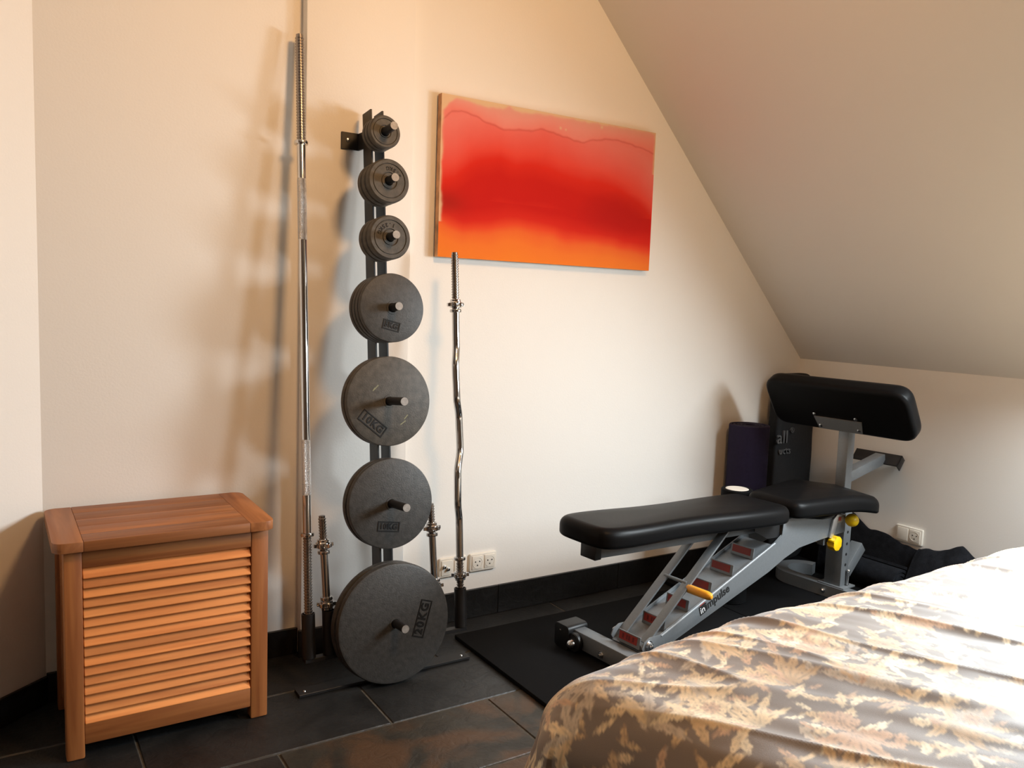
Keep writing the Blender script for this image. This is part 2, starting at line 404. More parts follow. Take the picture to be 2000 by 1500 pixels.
# ------------------------------------------------------------------ wall sockets
def plate_basis(kind):
    return (lambda a, b_, h: (a, -h, b_)) if kind == 'back' else (lambda a, b_, h: (-h, -a, b_))
def outlet(name, label, loc, wd, ht, kind, modules, group=None):
    root = thing(name, label, 'outlet', loc, group=group); fn = plate_basis(kind)
    b = B(); b.pad(rrect(-wd/2, -ht/2, wd/2, ht/2, 0.004, 3), 0.011, 0.003, 0.0005, lambda a, c, z: fn(a, c, z), n=2); b.obj('cover_plate', M_white, root)
    for (cx, what) in modules:
        w2 = wd/2/len(modules) - 0.006
        b = B(); b.pad(rrect(cx - w2, -ht/2 + 0.008, cx + w2, ht/2 - 0.008, 0.002, 2), 0.0135, 0.001, 0.0005, lambda a, c, z: fn(a, c, z), n=2); ins = b.obj('insert', M_white, root)
        if what == 'socket':
            b = B()
            prof = [(0.0205, 0.0132), (0.0215, 0.0142), (0.0200, 0.0146), (0.0192, 0.0138)]
            b.lathe(prof, fn(cx, 0, 0), Vector(fn(0, 0, 1)), 28, False); b.obj('socket_ring', M_white, ins)
            for dx, dz in ((-0.009, 0.004), (0.009, 0.004), (0.0, -0.010)):
                b = B(); b.cyl(fn(cx + dx, dz, 0.013), fn(cx + dx, dz, 0.0141), 0.0027, 10); b.obj('socket_hole', M_ink, ins)
        elif what == 'aerial':
            for dx, dz in ((-0.012, 0.006), (0.004, -0.004)):
                b = B(); b.lathe([(0.007, 0.013), (0.007, 0.018), (0.0045, 0.019), (0.0045, 0.024)], fn(cx + dx, dz, 0), Vector(fn(0, 0, 1)), 16); b.obj('aerial_jack', M_bolt, ins)
                b = B(); b.cyl(fn(cx + dx, dz, 0.0235), fn(cx + dx, dz, 0.0245), 0.003, 10); b.obj('jack_hole', M_ink, ins)
        elif what == 'green':
            b = B(); b.box((-1,-1,-1), (1,1,1), 0, Matrix.Identity(4)); b.bm.clear()
            b.prism(rrect(cx - 0.012, -0.008, cx + 0.006, 0.012, 0.001, 2), fn, 0.013, 0.0148); b.obj('data_jack', M_green, ins)
    return root
outlet('wall_outlet', 'white double socket on the back wall right of the curl bar', (1.565, WY, 0.214), 0.116, 0.068, 'back', [(-0.027, 'socket'), (0.027, 'socket')])
outlet('aerial_outlet', 'white aerial and data outlet with green jack behind the curl bar', (1.434, WY, 0.212), 0.112, 0.072, 'back', [(-0.027, 'aerial'), (0.027, 'green')])
outlet('wall_outlet', 'white socket with blank half on the low right wall above black cloth', (KX, 1.987, 0.262), 0.122, 0.070, 'right', [(-0.028, 'blank'), (0.028, 'socket')])

# ------------------------------------------------------------------ laundry chest with louvres
ch = thing('slatted_chest', 'teak chest with louvred front slats in the left corner', 'chest', (0.39, 2.41, 0))
CX, CY = 0.39, 2.41
def chest(name, lo, hi, m, bev=0.003, M=None):
    return B().box((lo[0]-CX, lo[1]-CY, lo[2]), (hi[0]-CX, hi[1]-CY, hi[2]), bev, M).obj(name, m, ch)
YF = 2.245
for x0, x1 in ((0.137, 0.179), (0.596, 0.643)):
    chest('leg', (x0, YF, 0), (x1, YF + 0.042, 0.548), M_teakz, 0.004)
    chest('leg', (x0, 2.545, 0), (x1, 2.587, 0.548), M_teakz, 0.004)
chest('top_rail', (0.179, YF + 0.002, 0.500), (0.596, YF + 0.022, 0.548), M_teakx, 0.002)
chest('bottom_rail', (0.179, YF + 0.002, 0.036), (0.596, YF + 0.022, 0.092), M_teakx, 0.002)
NS = 16; z0, z1 = 0.092, 0.500; pit = (z1 - z0) / NS
sl_b = B(); 
Mx = Matrix.Rotation(math.radians(-33), 4, 'X')
sl_b.box((-0.2075, -0.0035, -0.0185), (0.2075, 0.0035, 0.0185), 0.0015, Mx, 1); sl_me = sl_b.mesh('slat', 30); sl_me.materials.append(M_slat_lit)
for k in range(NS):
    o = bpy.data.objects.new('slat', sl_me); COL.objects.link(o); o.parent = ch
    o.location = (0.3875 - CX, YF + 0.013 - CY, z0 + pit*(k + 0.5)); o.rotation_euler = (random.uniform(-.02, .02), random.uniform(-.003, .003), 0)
chest('slat_backing', (0.165, YF + 0.032, 0.05), (0.615, YF + 0.036, 0.53), mat('dark_sheet', (0.02, 0.012, 0.008), 0.9), 0)  # near-black sheet close behind the slats
for x0 in (0.146, 0.618):
    for k in range(3):
        chest('side_panel', (x0, YF + 0.043 + k*0.086, 0.05), (x0 + 0.016, YF + 0.043 + k*0.086 + 0.085, 0.547), M_teakz, 0.0015)
chest('rear_panel', (0.18, 2.566, 0.05), (0.595, 2.58, 0.547), M_teakx, 0.001)
# lid: long boards between two breadboard ends
LZ0, LZ1, LY0, LY1, LX0, LX1 = 0.5485, 0.5745, 2.222, 2.598, 0.113, 0.655
nb = 5; dy = (LY1 - LY0) / nb
for k in range(nb):
    lo = LY0 + k*dy
    chest('lid_board', (LX0 + 0.068, lo + 0.0004, LZ0), (LX1 - 0.068, lo + dy - 0.0004, LZ1), M_lidx, 0.0012)
def lid_end(x0, x1, left):
    P = rrect(x0 - CX, LY0 - CY, x1 - CX, LY1 - CY, 0.026, 5)
    if left: P = [(min(a, x1-CX), b) if a < (x0+x1)/2 - CX else ((x1-CX), LY0-CY if b < 0 else LY1-CY) for a, b in P]
    else: P = [(a, b) if a > (x0+x1)/2 - CX else ((x0-CX), LY0-CY if b < 0 else LY1-CY) for a, b in P]
    Q = []
    for p in P:
        if not Q or (abs(p[0]-Q[-1][0]) + abs(p[1]-Q[-1][1])) > 1e-5: Q.append(p)
    if abs(Q[0][0]-Q[-1][0]) + abs(Q[0][1]-Q[-1][1]) < 1e-5: Q.pop()
    B().prism(Q, lambda a, c, h: (a, c, h), LZ0, LZ1, 0.0015).obj('lid_end', M_lidy, ch)
lid_end(LX0, LX0 + 0.0675, True); lid_end(LX1 - 0.0675, LX1, False)

# ------------------------------------------------------------------ weight rack
RX, RY = 1.043, 2.33
rk = thing('weight_rack', 'black steel upright plate rack leaning against the chimney wall', 'weight rack', (RX, RY, 0))
RT = (-T_RACK, 0, 0)
def rpart(b, name, m=M_black, tilt=True, sm=35):
    o = b.obj(name, m, rk, sm)
    if tilt: o.rotation_euler = RT
    return o
for sx in (-1, 1):
    b = B().box((sx*0.0195 - 0.003, -0.0325, 0.006), (sx*0.0195 + 0.003, 0.0325, 1.795), 0.0008, None, 1); rpart(b, 'upright')
PEG_S = [0.185, 0.558, 0.878, 1.166, 1.383, 1.556, 1.712]
PEG_T = [0.165, 0.192, 0.192, 0.168, 0.160, 0.160, 0.160]
for s, t in zip(PEG_S, PEG_T):
    b = B().cyl((0, 0.02, s), (0, -t + 0.001, s), 0.0125, 22); p = rpart(b, 'peg')
    b = B().cyl((0, -t + 0.001, s), (0, -t, s), 0.0122, 22); e = b.obj('peg_end', M_steel, p)
TUBES = {'barbell': (-0.246, 0.100, 0.236), 'left': (-0.181, 0.100, 0.236), 'right': (0.190, 0.100, 0.236), 'curl': (0.282, 0.100, 0.232)}
b = B().box((-0.262, -0.012, 0.088), (0.298, 0.018, 0.100), 0.001, None, 1); rpart(b, 'crossbar')
for k, (x, s0, s1) in TUBES.items():
    b = B().lathe([(0.0195, s0), (0.0205, s0 + 0.001), (0.0205, s1), (0.0175, s1), (0.0175, s0 + 0.01)], (x, 0.003, 0), (0, 0, 1), 24); rpart(b, 'bar_holder')
# floor plate of the rack, flat bar with screws
b = B().box((0.753 - RX, 2.297 - RY, 0.0), (1.338 - RX, 2.345 - RY, 0.009), 0.001, None, 1); ff = rpart(b, 'floor_bar', M_black, False)
for x in (0.775, 1.315):
    B().lathe([(0.005, 0), (0.004, 0.002), (0.0015, 0.003)], (x - RX, 2.318 - RY, 0.009), (0, 0, 1), 12).obj('screw', M_bolt, ff)
# wall bracket (vertical against the chimney)
b = B().box((0.962 - RX, 2.5745 - RY, 1.672), (1.024 - RX, 2.5795 - RY, 1.726), 0.001, None, 1)
b.box((1.019 - RX, 2.53 - RY, 1.672), (1.024 - RX, 2.5745 - RY, 1.726), 0.0005, None, 1)
wb = rpart(b, 'wall_bracket', M_black, False)
B().lathe([(0.007, 0), (0.006, 0.003), (0.002, 0.0045)], (0.984 - RX, 2.5745 - RY, 1.702), (0, -1, 0), 14).obj('bolt', M_bolt, wb)
# ---- plates
def plate_mesh(R, t, ring, m, hub=0.0135, edge=0.004):
    b = B()
    if ring:      # raised rim and raised hub with a recess between
        pr = [(hub, 0), (R-0.003, 0), (R, 0.003), (R, t-0.004), (R-0.004, t), (R*0.80, t), (R*0.785, t-0.003), (R*0.765, t-0.003), (R*0.75, t-0.0005), (R*0.40, t-0.0005), (R*0.385, t-0.004), (R*0.35, t-0.004), (R*0.335, t-0.001), (hub+0.001, t-0.001), (hub, t-0.003), (hub, 0)]
    else:
        pr = [(hub, 0), (R-edge, 0), (R-edge*.3, edge*.3), (R, edge), (R, t-edge), (R-edge*.3, t-edge*.3), (R-edge, t), (hub*1.55, t), (hub*1.5, t+0.0012), (hub+0.001, t+0.0012), (hub, t-0.001), (hub, 0)]
    b.lathe(pr, (0, 0, 0), (0, 0, 1), 72, False)
    bmesh.ops.remove_doubles(b.bm, verts=b.bm.verts, dist=1e-6)
    me = b.mesh('weight_plate', 30); me.materials.append(m); return me
def rack_point(s, off):     # world point on the rack
    return Vector((RX, RY - off*math.cos(T_RACK) + s*math.sin(T_RACK), off*math.sin(T_RACK) + s*math.cos(T_RACK)))
def frame_mesh(w_, h_, t_=0.0016, z=0.0):
    b = B(); e = 0.0036
    for lo, hi in (((-w_/2, -h_/2), (w_/2, -h_/2+e)), ((-w_/2, h_/2-e), (w_/2, h_/2)), ((-w_/2, -h_/2+e), (-w_/2+e, h_/2-e)), ((w_/2-e, -h_/2+e), (w_/2, h_/2-e))):
        b.box((lo[0], lo[1], z), (hi[0], hi[1], z + t_))
    return b
def plates(si, n, R, t, ring, m, labels, group, name='weight_plate', sag=0.001, shift=(), edge=0.004):
    me = plate_mesh(R, t, ring, m, edge=edge); out = []
    for k in range(n):
        off = 0.0335 + k*(t + 0.0006)
        o = bpy.data.objects.new(name, me); COL.objects.link(o)
        dx = shift[k] if k < len(shift) else 0.0
        P = rack_point(PEG_S[si] - sag, off); o.location = P + Vector((dx, 0, 0)); o.rotation_euler = (PI/2 - T_RACK, 0, 0.0)
        tag(o, labels[k], 'weight plate', group); out.append(o)
    return out
def mark(o, txt, size, cx, cy, ang, z, box=None, sp=1.05, arc=None):
    if arc is None:
        M = Matrix.Translation((cx, cy, z)) @ Matrix.Rotation(math.radians(ang), 4, 'Z')
        text_obj(txt, size, M_letter, o, M, 0.0016, sp, 0.0011)
        if box:
            f = frame_mesh(*box).obj('letter_frame', M_letter, o, 0); f.matrix_local = M
    else:   # letters one by one on an arc, upside down when flip
        r, a0, da, flip = arc
        for i, c in enumerate(txt):
            a = math.radians(a0 + da*i)
            M = Matrix.Translation((r*math.cos(a), r*math.sin(a), z)) @ Matrix.Rotation(a + (PI/2 if flip else -PI/2), 4, 'Z')
            text_obj(c, size, M_letter, o, M, 0.0010, 1.0, 0.0004)
P20 = plates(0, 2, 0.188, 0.029, False, M_iron, ['rear one of the two largest plates, behind the plate marked 20KG', 'largest grey iron plate marked 20KG, at the rack foot'], 'plates on the lowest rack peg', edge=0.010, shift=(-0.004, 0.0))
mark(P20[-1], '20KG', 0.036, 0.092, 0.000, 72, 0.029, (0.118, 0.040), 1.25)
PB = plates(1, 2, 0.141, 0.024, False, M_iron, ['rear plate behind the black plate with an upright 10KG mark', 'black iron plate with level 10KG mark above the largest plate'], 'plates on the second rack peg', shift=(-0.003, 0))
mark(PB[-1], '10KG', 0.0245, -0.012, -0.070, -8, 0.024, (0.074, 0.032), 1.08)
PA = plates(2, 2, 0.140, 0.024, False, M_iron2, ['rear plate behind the scuffed grey plate with slanted 10KG mark', 'scuffed grey iron plate with slanted 10KG mark, third peg up'], 'plates on the third rack peg', shift=(-0.002, 0))
mark(PA[-1], '10KG', 0.031, -0.058, -0.066, -40, 0.024, (0.098, 0.038), 1.15)
for (a, r_, l_) in ((2.35, 0.062, 0.02), (2.50, 0.064, 0.012), (-0.75, 0.075, 0.018), (-1.0, 0.082, 0.022)):
    f = B().box((-l_/2, -0.0016, 0), (l_/2, 0.0016, 0.0003)).obj('scuff', M_scuff, PA[-1], 0); f.matrix_local = Matrix.Translation((r_*math.cos(a), r_*math.sin(a), 0.024)) @ Matrix.Rotation(a - PI/2, 4, 'Z')
P5 = plates(3, 4, 0.106, 0.0212, False, M_iron, ['rearmost of the four medium plates, against the rack uprights', 'second of the four medium plates counted from the rack uprights', 'third of the four medium plates counted from the rack uprights', 'medium black iron plate marked 5KG in front of its stack'], 'plates on the fourth rack peg', shift=(-0.003, -0.002, -0.001, 0))
mark(P5[-1], '5KG', 0.0225, -0.006, -0.055, -14, 0.0212, (0.057, 0.030), 1.1)
P2 = plates(4, 3, 0.068, 0.0265, True, M_iron2, ['rear small ringed plate of the three on the fifth peg', 'middle small ringed plate of the three on the fifth peg', 'small ringed plate with upside down 1.25KG lettering, fifth peg'], 'plates on the fifth rack peg', shift=(-0.004, -0.002, 0))
mark(P2[-1], '1.25KG', 0.0165, 0, 0, 0, 0.026, arc=(0.0385, 72, 17.5, True))
P3 = plates(5, 3, 0.068, 0.0265, True, M_iron2, ['rear small ringed plate of the three on the sixth peg', 'middle small ringed plate of the three on the sixth peg', 'small ringed plate lettered 2.5KG partly behind its peg, sixth peg'], 'plates on the sixth rack peg', shift=(-0.004, -0.002, 0))
mark(P3[-1], '2.5KG', 0.0165, 0, 0, 0, 0.026, arc=(0.0385, 28, 17.0, True))
P1 = plates(6, 3, 0.0515, 0.0195, True, M_iron2, ['rear tiny plate of the three on the topmost peg', 'middle tiny plate of the three on the topmost peg', 'front tiny ringed plate on the topmost peg of the rack'], 'plates on the topmost rack peg', shift=(-0.002, -0.001, 0))

# ------------------------------------------------------------------ bars
def thread_prof(r, h0, h1, pitch=0.0088, depth=0.0022):
    pr = [(r - depth, h0)]; h = h0 + 0.001
    while h < h1 - pitch:
        pr += [(r - depth, h + pitch*0.15), (r, h + pitch*0.35), (r, h + pitch*0.65), (r - depth, h + pitch*0.85)]; h += pitch
    pr += [(r - depth, h1 - 0.001), (r - depth - 0.002, h1)]
    return pr
def star_collar(parent, P, ax, r_in=0.0135, flip=False, name='spinlock_collar', scale=1.0):
    P, ax = Vector(P), Vector(ax).normalized()
    if flip: ax = -ax
    x = ax.orthogonal().normalized(); y = ax.cross(x)
    fn = lambda a, b_, h: P + x*a + y*b_ + ax*h
    b = B(); pts = []
    n = 6
    for k in range(n*8):
        a = 2*PI*k/(n*8); ph = (k % 8)
        rr = (0.0305 if ph in (0, 1, 2, 3) else 0.0225)*scale
        pts.append((rr*math.cos(a), rr*math.sin(a)))
    b.prism(pts, fn, 0.004, 0.015, 0.0012)
    b.lathe([(r_in, 0), (0.020*scale, 0), (0.0215*scale, 0.004), (0.0215*scale, 0.017), (0.0185*scale, 0.0205), (0.0185*scale, 0.026), (0.0165*scale, 0.028), (r_in, 0.028)], P, ax, 28, False)
    return b.obj(name, M_chrome, parent, 30)
def straight_bar(name, label, P0, P1, r, segs, rings, cat, group=None):
    """segs: (kind, t0, t1) metres from P0"""
    P0, P1 = Vector(P0), Vector(P1); ax = (P1-P0).normalized()
    root = thing(name, label, cat, P0, group=group)
    for kind, t0, t1 in segs:
        if kind == 'thread': B().lathe(thread_prof(r, t0, t1), (0,0,0), ax, 22).obj('threaded_end', M_thread, root)
        elif kind == 'grip': B().lathe([(r*0.99, t0), (r*1.06, t0+0.004), (r*1.06, t1-0.004), (r*0.99, t1)], (0,0,0), ax, 28).obj('knurled_grip', M_knurl, root)
        else: B().lathe([(r, t0), (r, t1)], (0,0,0), ax, 28).obj('shaft', M_chrome, root)
    for t in rings:
        B().lathe([(r, t-0.006), (r*1.55, t-0.005), (r*1.62, t), (r*1.55, t+0.005), (r, t+0.006)], (0,0,0), ax, 28).obj('stop_ring', M_chrome, root)
    return root, ax
def tube_pt(key, s): 
    x, s0, s1 = TUBES[key]
    return Vector((RX + x, RY + 0.003*math.cos(T_RACK) + s*math.sin(T_RACK), s*math.cos(T_RACK)))
b0 = tube_pt('barbell', 0.106); b1 = Vector((0.8225, 2.576, 1.997))
LB = (b1 - b0).length
def zt(z): return (z - b0.z)/(b1.z - b0.z)*LB
bb, _ = straight_bar('barbell', 'long chrome barbell leaning beside the chimney, threaded at both ends', b0, b1, 0.0132,
    [('thread', 0.0, zt(0.475)), ('shaft', zt(0.475), zt(0.592)), ('grip', zt(0.592), zt(0.76)), ('shaft', zt(0.76), zt(1.368)), ('grip', zt(1.368), zt(1.555)), ('shaft', zt(1.555), zt(1.665)), ('thread', zt(1.665), LB)], [zt(0.472), zt(1.665)], 'barbell')
def dumbbell(key, label, tilt, zs):
    p0 = tube_pt(key, 0.106); d = Vector((tilt, math.sin(T_RACK)*1.0, math.cos(T_RACK))).normalized(); r = 0.0122
    L = (0.527 - p0.z)/d.z; zz = lambda z: (z - p0.z)/d.z
    root, ax = straight_bar('dumbbell_bar', label, p0, p0 + d*L, r, [('thread', 0, zz(0.262)), ('shaft', zz(0.262), zz(zs)), ('thread', zz(zs), L)], [zz(0.272), zz(zs)], 'dumbbell bar', 'short chrome dumbbell bars')
    star_collar(root, ax*(zz(zs)+0.012), ax, 0.0125, True if False else False)
    star_collar(root, ax*(zz(0.268)-0.004), -ax, 0.0125)
    return root
dumbbell('left', 'short chrome dumbbell bar with star collars left of the plate rack', -0.035, 0.415)
dumbbell('right', 'short chrome dumbbell bar half hidden right of the plate rack', -0.03, 0.424)
# curl bar with its zigzag middle
c0 = tube_pt('curl', 0.106); cdir = Vector((0.004, math.sin(T_RACK), math.cos(T_RACK))).normalized()
LCB = (1.362 - c0.z)/cdir.z
cz = lambda z: (z - c0.z)/cdir.z
cb = thing('curl_bar', 'chrome zigzag curl bar standing in front of the red painting', 'curl bar', c0)
q = Vector((0.54, 0.84, 0)).normalized(); q2 = Vector((0.84, -0.54, 0)).normalized()
r = 0.0128
B().lathe(thread_prof(r, 0, cz(0.325)), (0,0,0), cdir, 22).obj('threaded_end', M_thread, cb)
B().lathe(thread_prof(r, cz(1.17), LCB), (0,0,0), cdir, 22).obj('threaded_end', M_thread, cb)
keys = [(0.325, 0, 0), (0.46, 0, 0), (0.52, -0.020, -0.002), (0.62, -0.020, -0.001), (0.70, 0.016, 0.006), (0.80, 0.016, 0.004), (0.88, -0.020, 0.0), (0.98, -0.020, -0.002), (1.05, 0, 0), (1.17, 0, 0)]
pts = []
for (za, a, c), (zb, a2, c2) in zip(keys[:-1], keys[1:]):
    for k in range(6):
        f = k/6.0; g = f*f*(3-2*f)
        pts.append(cdir*cz(za + (zb-za)*f) + q*(a + (a2-a)*g) + q2*(c + (c2-c)*g))
pts.append(cdir*cz(1.17))
B().tube(pts, r, 24).obj('shaft', M_chrome, cb, 40)
for z in (0.330, 1.165):
    t = cz(z); B().lathe([(r, t-0.006), (r*1.5, t-0.005), (r*1.6, t), (r*1.5, t+0.005), (r, t+0.006)], (0,0,0), cdir, 28).obj('stop_ring', M_chrome, cb)
star_collar(cb, cdir*(cz(1.176)), cdir, 0.013); star_collar(cb, cdir*(cz(0.285)), -cdir, 0.013)

# ------------------------------------------------------------------ painting
PX0, PX1, PZ0, PZ1 = 1.3235, 2.301, 1.351, 1.9065
pa = thing('canvas_painting', 'wide unframed abstract canvas in red, pink and orange', 'painting', (PX0, WY - 0.004, PZ0))
W_, H_ = PX1-PX0, PZ1-PZ0
NX, NZ = 300, 172
uu, ww = np.meshgrid(np.linspace(0, 1, NX), np.linspace(0, 1, NZ))   # ww 0 = top
def fbm(x, y, s, seed=0, octs=4):
    out = np.zeros_like(x); a = 1.0; tot = 0
    for o_ in range(octs):
        v = np.array([noise.noise(Vector((float(p)*s*2**o_ + seed*7.3, float(q_)*s*2**o_ + seed*3.1, seed*1.7))) for p, q_ in zip(x.ravel(), y.ravel())]).reshape(x.shape)
        out += a*v; tot += a; a *= 0.5
    return out/tot
n_big = fbm(uu*1.75, ww, 2.2, 1, 3); n_fin = fbm(uu*1.75, ww, 14, 2, 2)
tide = np.interp(uu, [0, .04, .08, .14, .20, .26, .32, .38, .42, .48, .53, .58, .63, .68, .74, .80, .88, .94, 1], [.16, .10, .085, .10, .135, .155, .145, .13, .115, .115, .13, .15, .145, .12, .105, .095, .11, .13, .145]) + n_fin*0.012
def C(*c): return np.array(lin(c))
wj = ww + n_big*0.07
def ramp(x, xs, cs):
    return np.stack([np.interp(x, xs, [c[k] for c in cs]) for k in range(3)], -1)
low = np.interp(uu, [0, .1, .3, .6, .85, 1], [-.02, 0.03, 0.0, 0.01, .05, .05])
mid = np.interp(uu, [0, .06, .12, .25, .32, .45, .55, .65, .8, .93, 1], [.12, .10, .02, -.06, -.03, -.07, -.05, .01, .04, .12, .22])
base = ramp(np.where(ww < .62, wj - mid*0.9, wj - low), [0.08, .22, .34, .42, .52, .66, .74, .79, .83, .90, 1.0],
   [C(240,132,124), C(238,108,98), C(234,80,66), C(222,48,34), C(206,36,28), C(204,34,28), C(218,46,34), C(234,78,46), C(240,110,52), C(244,126,52), C(246,134,50)])
deep = np.clip(1 - ((uu-.82)/.22)**2 - ((ww-.62)/.17)**2, 0, 1)[..., None]*0.55
base = base*(1-deep) + C(178,30,28)*deep
sm = np.clip((np.exp(-((uu-.03)/.07)**2 - ((ww-.66)/.07)**2))*0.6, 0, 1)[..., None]; base = base*(1-sm) + C(160,40,30)*sm
above = 1/(1+np.exp((ww - tide)/0.004))
topc = ramp(np.clip(ww/np.maximum(tide, .01), 0, 1) + n_big*0.4, [0, .5, 1.0], [C(232,170,156), C(240,156,146), C(242,138,128)])
col = base*(1-above[..., None]) + topc*above[..., None]
line = np.exp(-((ww - tide - .004)/0.006)**2)[..., None]*0.38; col = col*(1-line) + C(190,60,56)*line
edge_t = np.interp(uu, [0,.03,.06,.1,.14,.2,.25,.28,.31,.36,.42,.5,.6,.7,.72,.75,1], [.12,.05,.012,.02,.03,.035,.03,.0,.02,.03,.015,.012,.008,.012,.02,.004,.008]) + n_fin*0.018
cr = 1/(1+np.exp((ww - edge_t)/0.004)); cr = np.maximum(cr, 1/(1+np.exp((uu - .008 - n_fin*.008)/0.002))*(ww < .78)); cr = np.maximum(cr, 1/(1+np.exp((1-uu - .004 - n_fin*.006)/0.002))*(ww < .3))
for cu, cw, rr in ((.515, .085, .008), (.54, .09, .006), (.715, .03, .01)):
    cr = np.maximum(cr, np.exp(-(((uu-cu)*1.75/rr)**2 + ((ww-cw)/rr)**2)))
cr = (cr*0.85)[..., None]; col = col*(1-cr) + C(232,205,165)*cr
col = np.clip(col*np.array([0.86, 0.84, 0.80]), 0, 1)
D = 0.030
V = []; Cc = []
for j in range(NZ):
    for i in range(NX):
        V.append((uu[j,i]*W_, -D, (1-ww[j,i])*H_)); Cc.append((*col[j,i], 1))
Fc = [(j*NX+i, (j+1)*NX+i, (j+1)*NX+i+1, j*NX+i+1) for j in range(NZ-1) for i in range(NX-1)]
me = bpy.data.meshes.new('canvas'); me.from_pydata(V, [], Fc)
at = me.color_attributes.new('print', 'FLOAT_COLOR', 'POINT'); at.data.foreach_set('color', np.array(Cc, dtype=np.float32).ravel())
me.materials.append(attr_mat('painted_canvas', 0.8, 0.08, 700)); me.materials[0].node_tree.nodes['Principled BSDF'].inputs['Specular IOR Level'].default_value = 0.08; co = bpy.data.objects.new('canvas', me); COL.objects.link(co); co.parent = pa
# canvas wrapped round its stretcher: sides
b = B(); b.box((0, -D+0.0004, 0), (0.002, -0.004, H_)); b.box((W_-0.002, -D+0.0004, 0), (W_, -0.004, H_)); b.box((0.002, -D+0.0004, 0), (W_-0.002, -0.004, 0.002)); b.box((0.002, -D+0.0004, H_-0.002), (W_-0.002, -0.004, H_))
b.obj('canvas_edge', mat('canvas_edge', lin((205, 150, 105)), 0.8, noise_amt=0.45, noise_scale=14), pa, 0)
b = B()
for lo, hi in (((0.003, 0.003), (0.045, H_-0.003)), ((W_-0.045, 0.003), (W_-0.003, H_-0.003)), ((0.045, 0.003), (W_-0.045, 0.045)), ((0.045, H_-0.045), (W_-0.045, H_-0.003))):
    b.box((lo[0], -D+0.006, lo[1]), (hi[0], 0, hi[1]))
b.obj('stretcher', M_bedwood, pa, 0)

# ------------------------------------------------------------------ rubber mats
def rmat(label, x0, x1, y0, y1, z0=0.0, th=0.014):
    o = B().box((-(x1-x0)/2, -(y1-y0)/2, 0), ((x1-x0)/2, (y1-y0)/2, th), 0.002).obj('rubber_mat', M_rubber)
    o.location = ((x0+x1)/2, (y0+y1)/2, z0); return tag(o, label, 'mat', 'black rubber floor mats')
rmat('black rubber mat nearest the plate rack, under the bench front foot', 1.372, 2.462, 1.25, 2.47)
rmat('black rubber mat in the right corner under the bench rear foot', 2.466, 3.322, 1.25, 2.602)

# ------------------------------------------------------------------ bench
BA = math.radians(5)
bn = thing('weight_bench', 'grey steel exercise bench with black vinyl pads and arm curl pad', 'bench', (1.70, 1.975, 0.0145), (0, 0, BA))
ZB = -0.0145
def bp(b, name, m=M_grey, parent=None, sm=35):
    b.bm.transform(Matrix.Translation((0, 0, ZB)))
    return b.obj(name, m, parent or bn, sm)
XZ = lambda a, c, h: (a, h, c)      # polygon in (u,z), extruded along v
bp(B().box((-0.008, -0.30, 0.026), (0.045, 0.21, 0.086), 0.005), 'front_foot')
for v0, v1 in ((0.195, 0.268), (-0.345, -0.28)):
    b = B().prism(rrect(v0, 0.0145, v1, 0.099, 0.014, 4), lambda a, c, h: (h, a, c), -0.034, 0.056, 0.002); cp = bp(b, 'end_cap', M_plastic)
    b = B().lathe([(0.0045, 0), (0.004, 0.002), (0.001, 0.003)], (-0.034, (v0+v1)/2 + 0.006, 0.075), (-1, 0, 0), 12); bp(b, 'screw', M_bolt, cp)
b = B().lathe([(0.030, 0.0), (0.033, 0.003), (0.033, 0.016), (0.030, 0.019), (0.014, 0.021)], (-0.009, 0.178, 0.049), (-1, 0, 0), 28); wh = bp(b, 'transport_wheel', M_plastic)
b = B().lathe([(0.016, 0.0), (0.016, 0.006), (0.012, 0.016), (0.007, 0.021), (0.001, 0.023)], (-0.029, 0.178, 0.047), (-1, 0, 0), 20); bp(b, 'hub_cap', M_bolt, wh)
b = B().lathe([(0.013, 0.0), (0.013, 0.002), (0.009, 0.002), (0.009, 0.008), (0.005, 0.008), (0.005, 0.013)], (-0.008, 0.058, 0.047), (-1, 0, 0), 6); bp(b, 'bolt', M_bolt)
# ladder beam: two side plates, a web and hooks
side = [(0.046, 0.100), (0.060, 0.078), (0.095, 0.066), (0.137, 0.076), (0.706, 0.242), (0.800, 0.278), (0.894, 0.306), (1.031, 0.315), (1.21, 0.322), (1.21, 0.395), (1.039, 0.395), (0.842, 0.430), (0.782, 0.428), (0.776, 0.372), (0.735, 0.350), (0.133, 0.129), (0.080, 0.132), (0.055, 0.120)]
for v in (-0.0725, 0.0685): bp(B().prism(side, XZ, v, v + 0.004, 0.0008), 'side_plate')
web = lambda u: 0.118 + 0.3655*(u - 0.133)
b = B(); b.prism([(0.05, 0.085), (0.10, web(0.10)), (0.735, web(0.735)), (0.735, web(0.735)-0.004), (0.10, web(0.10)-0.004), (0.052, 0.080)], XZ, -0.068, 0.068); bp(b, 'web')
wd = Vector((math.cos(math.atan(0.3655)), 0, math.sin(math.atan(0.3655)))); wn = Vector((-wd.z, 0, wd.x))
hk_b = B(); hk_b.box((-0.002, -0.05, 0.0), (0.002, 0.05, 0.040), 0.0008, None, 1)
prof = [(0.0, 0.0), (0.0, 0.006), (0.018, 0.001), (0.05, 0.0)]
hk_b.prism([(0.002, 0.0), (0.002, 0.016), (0.010, 0.006), (0.035, 0.001), (0.035, 0.0)], lambda a, c, h: (a, h, c), -0.05, 0.05)
hk_me = hk_b.mesh('hook', 30); hk_me.materials.append(M_grey)
st_b = B().box((-0.0026, -0.038, 0.010), (-0.0021, 0.043, 0.036)); st_me = st_b.mesh('sticker', 0); st_me.materials.append(M_red)
dg_b = B()
for v in (-0.024, -0.006, 0.004, 0.022): dg_b.box((-0.0029, v, 0.016), (-0.0026, v + 0.007, 0.031))
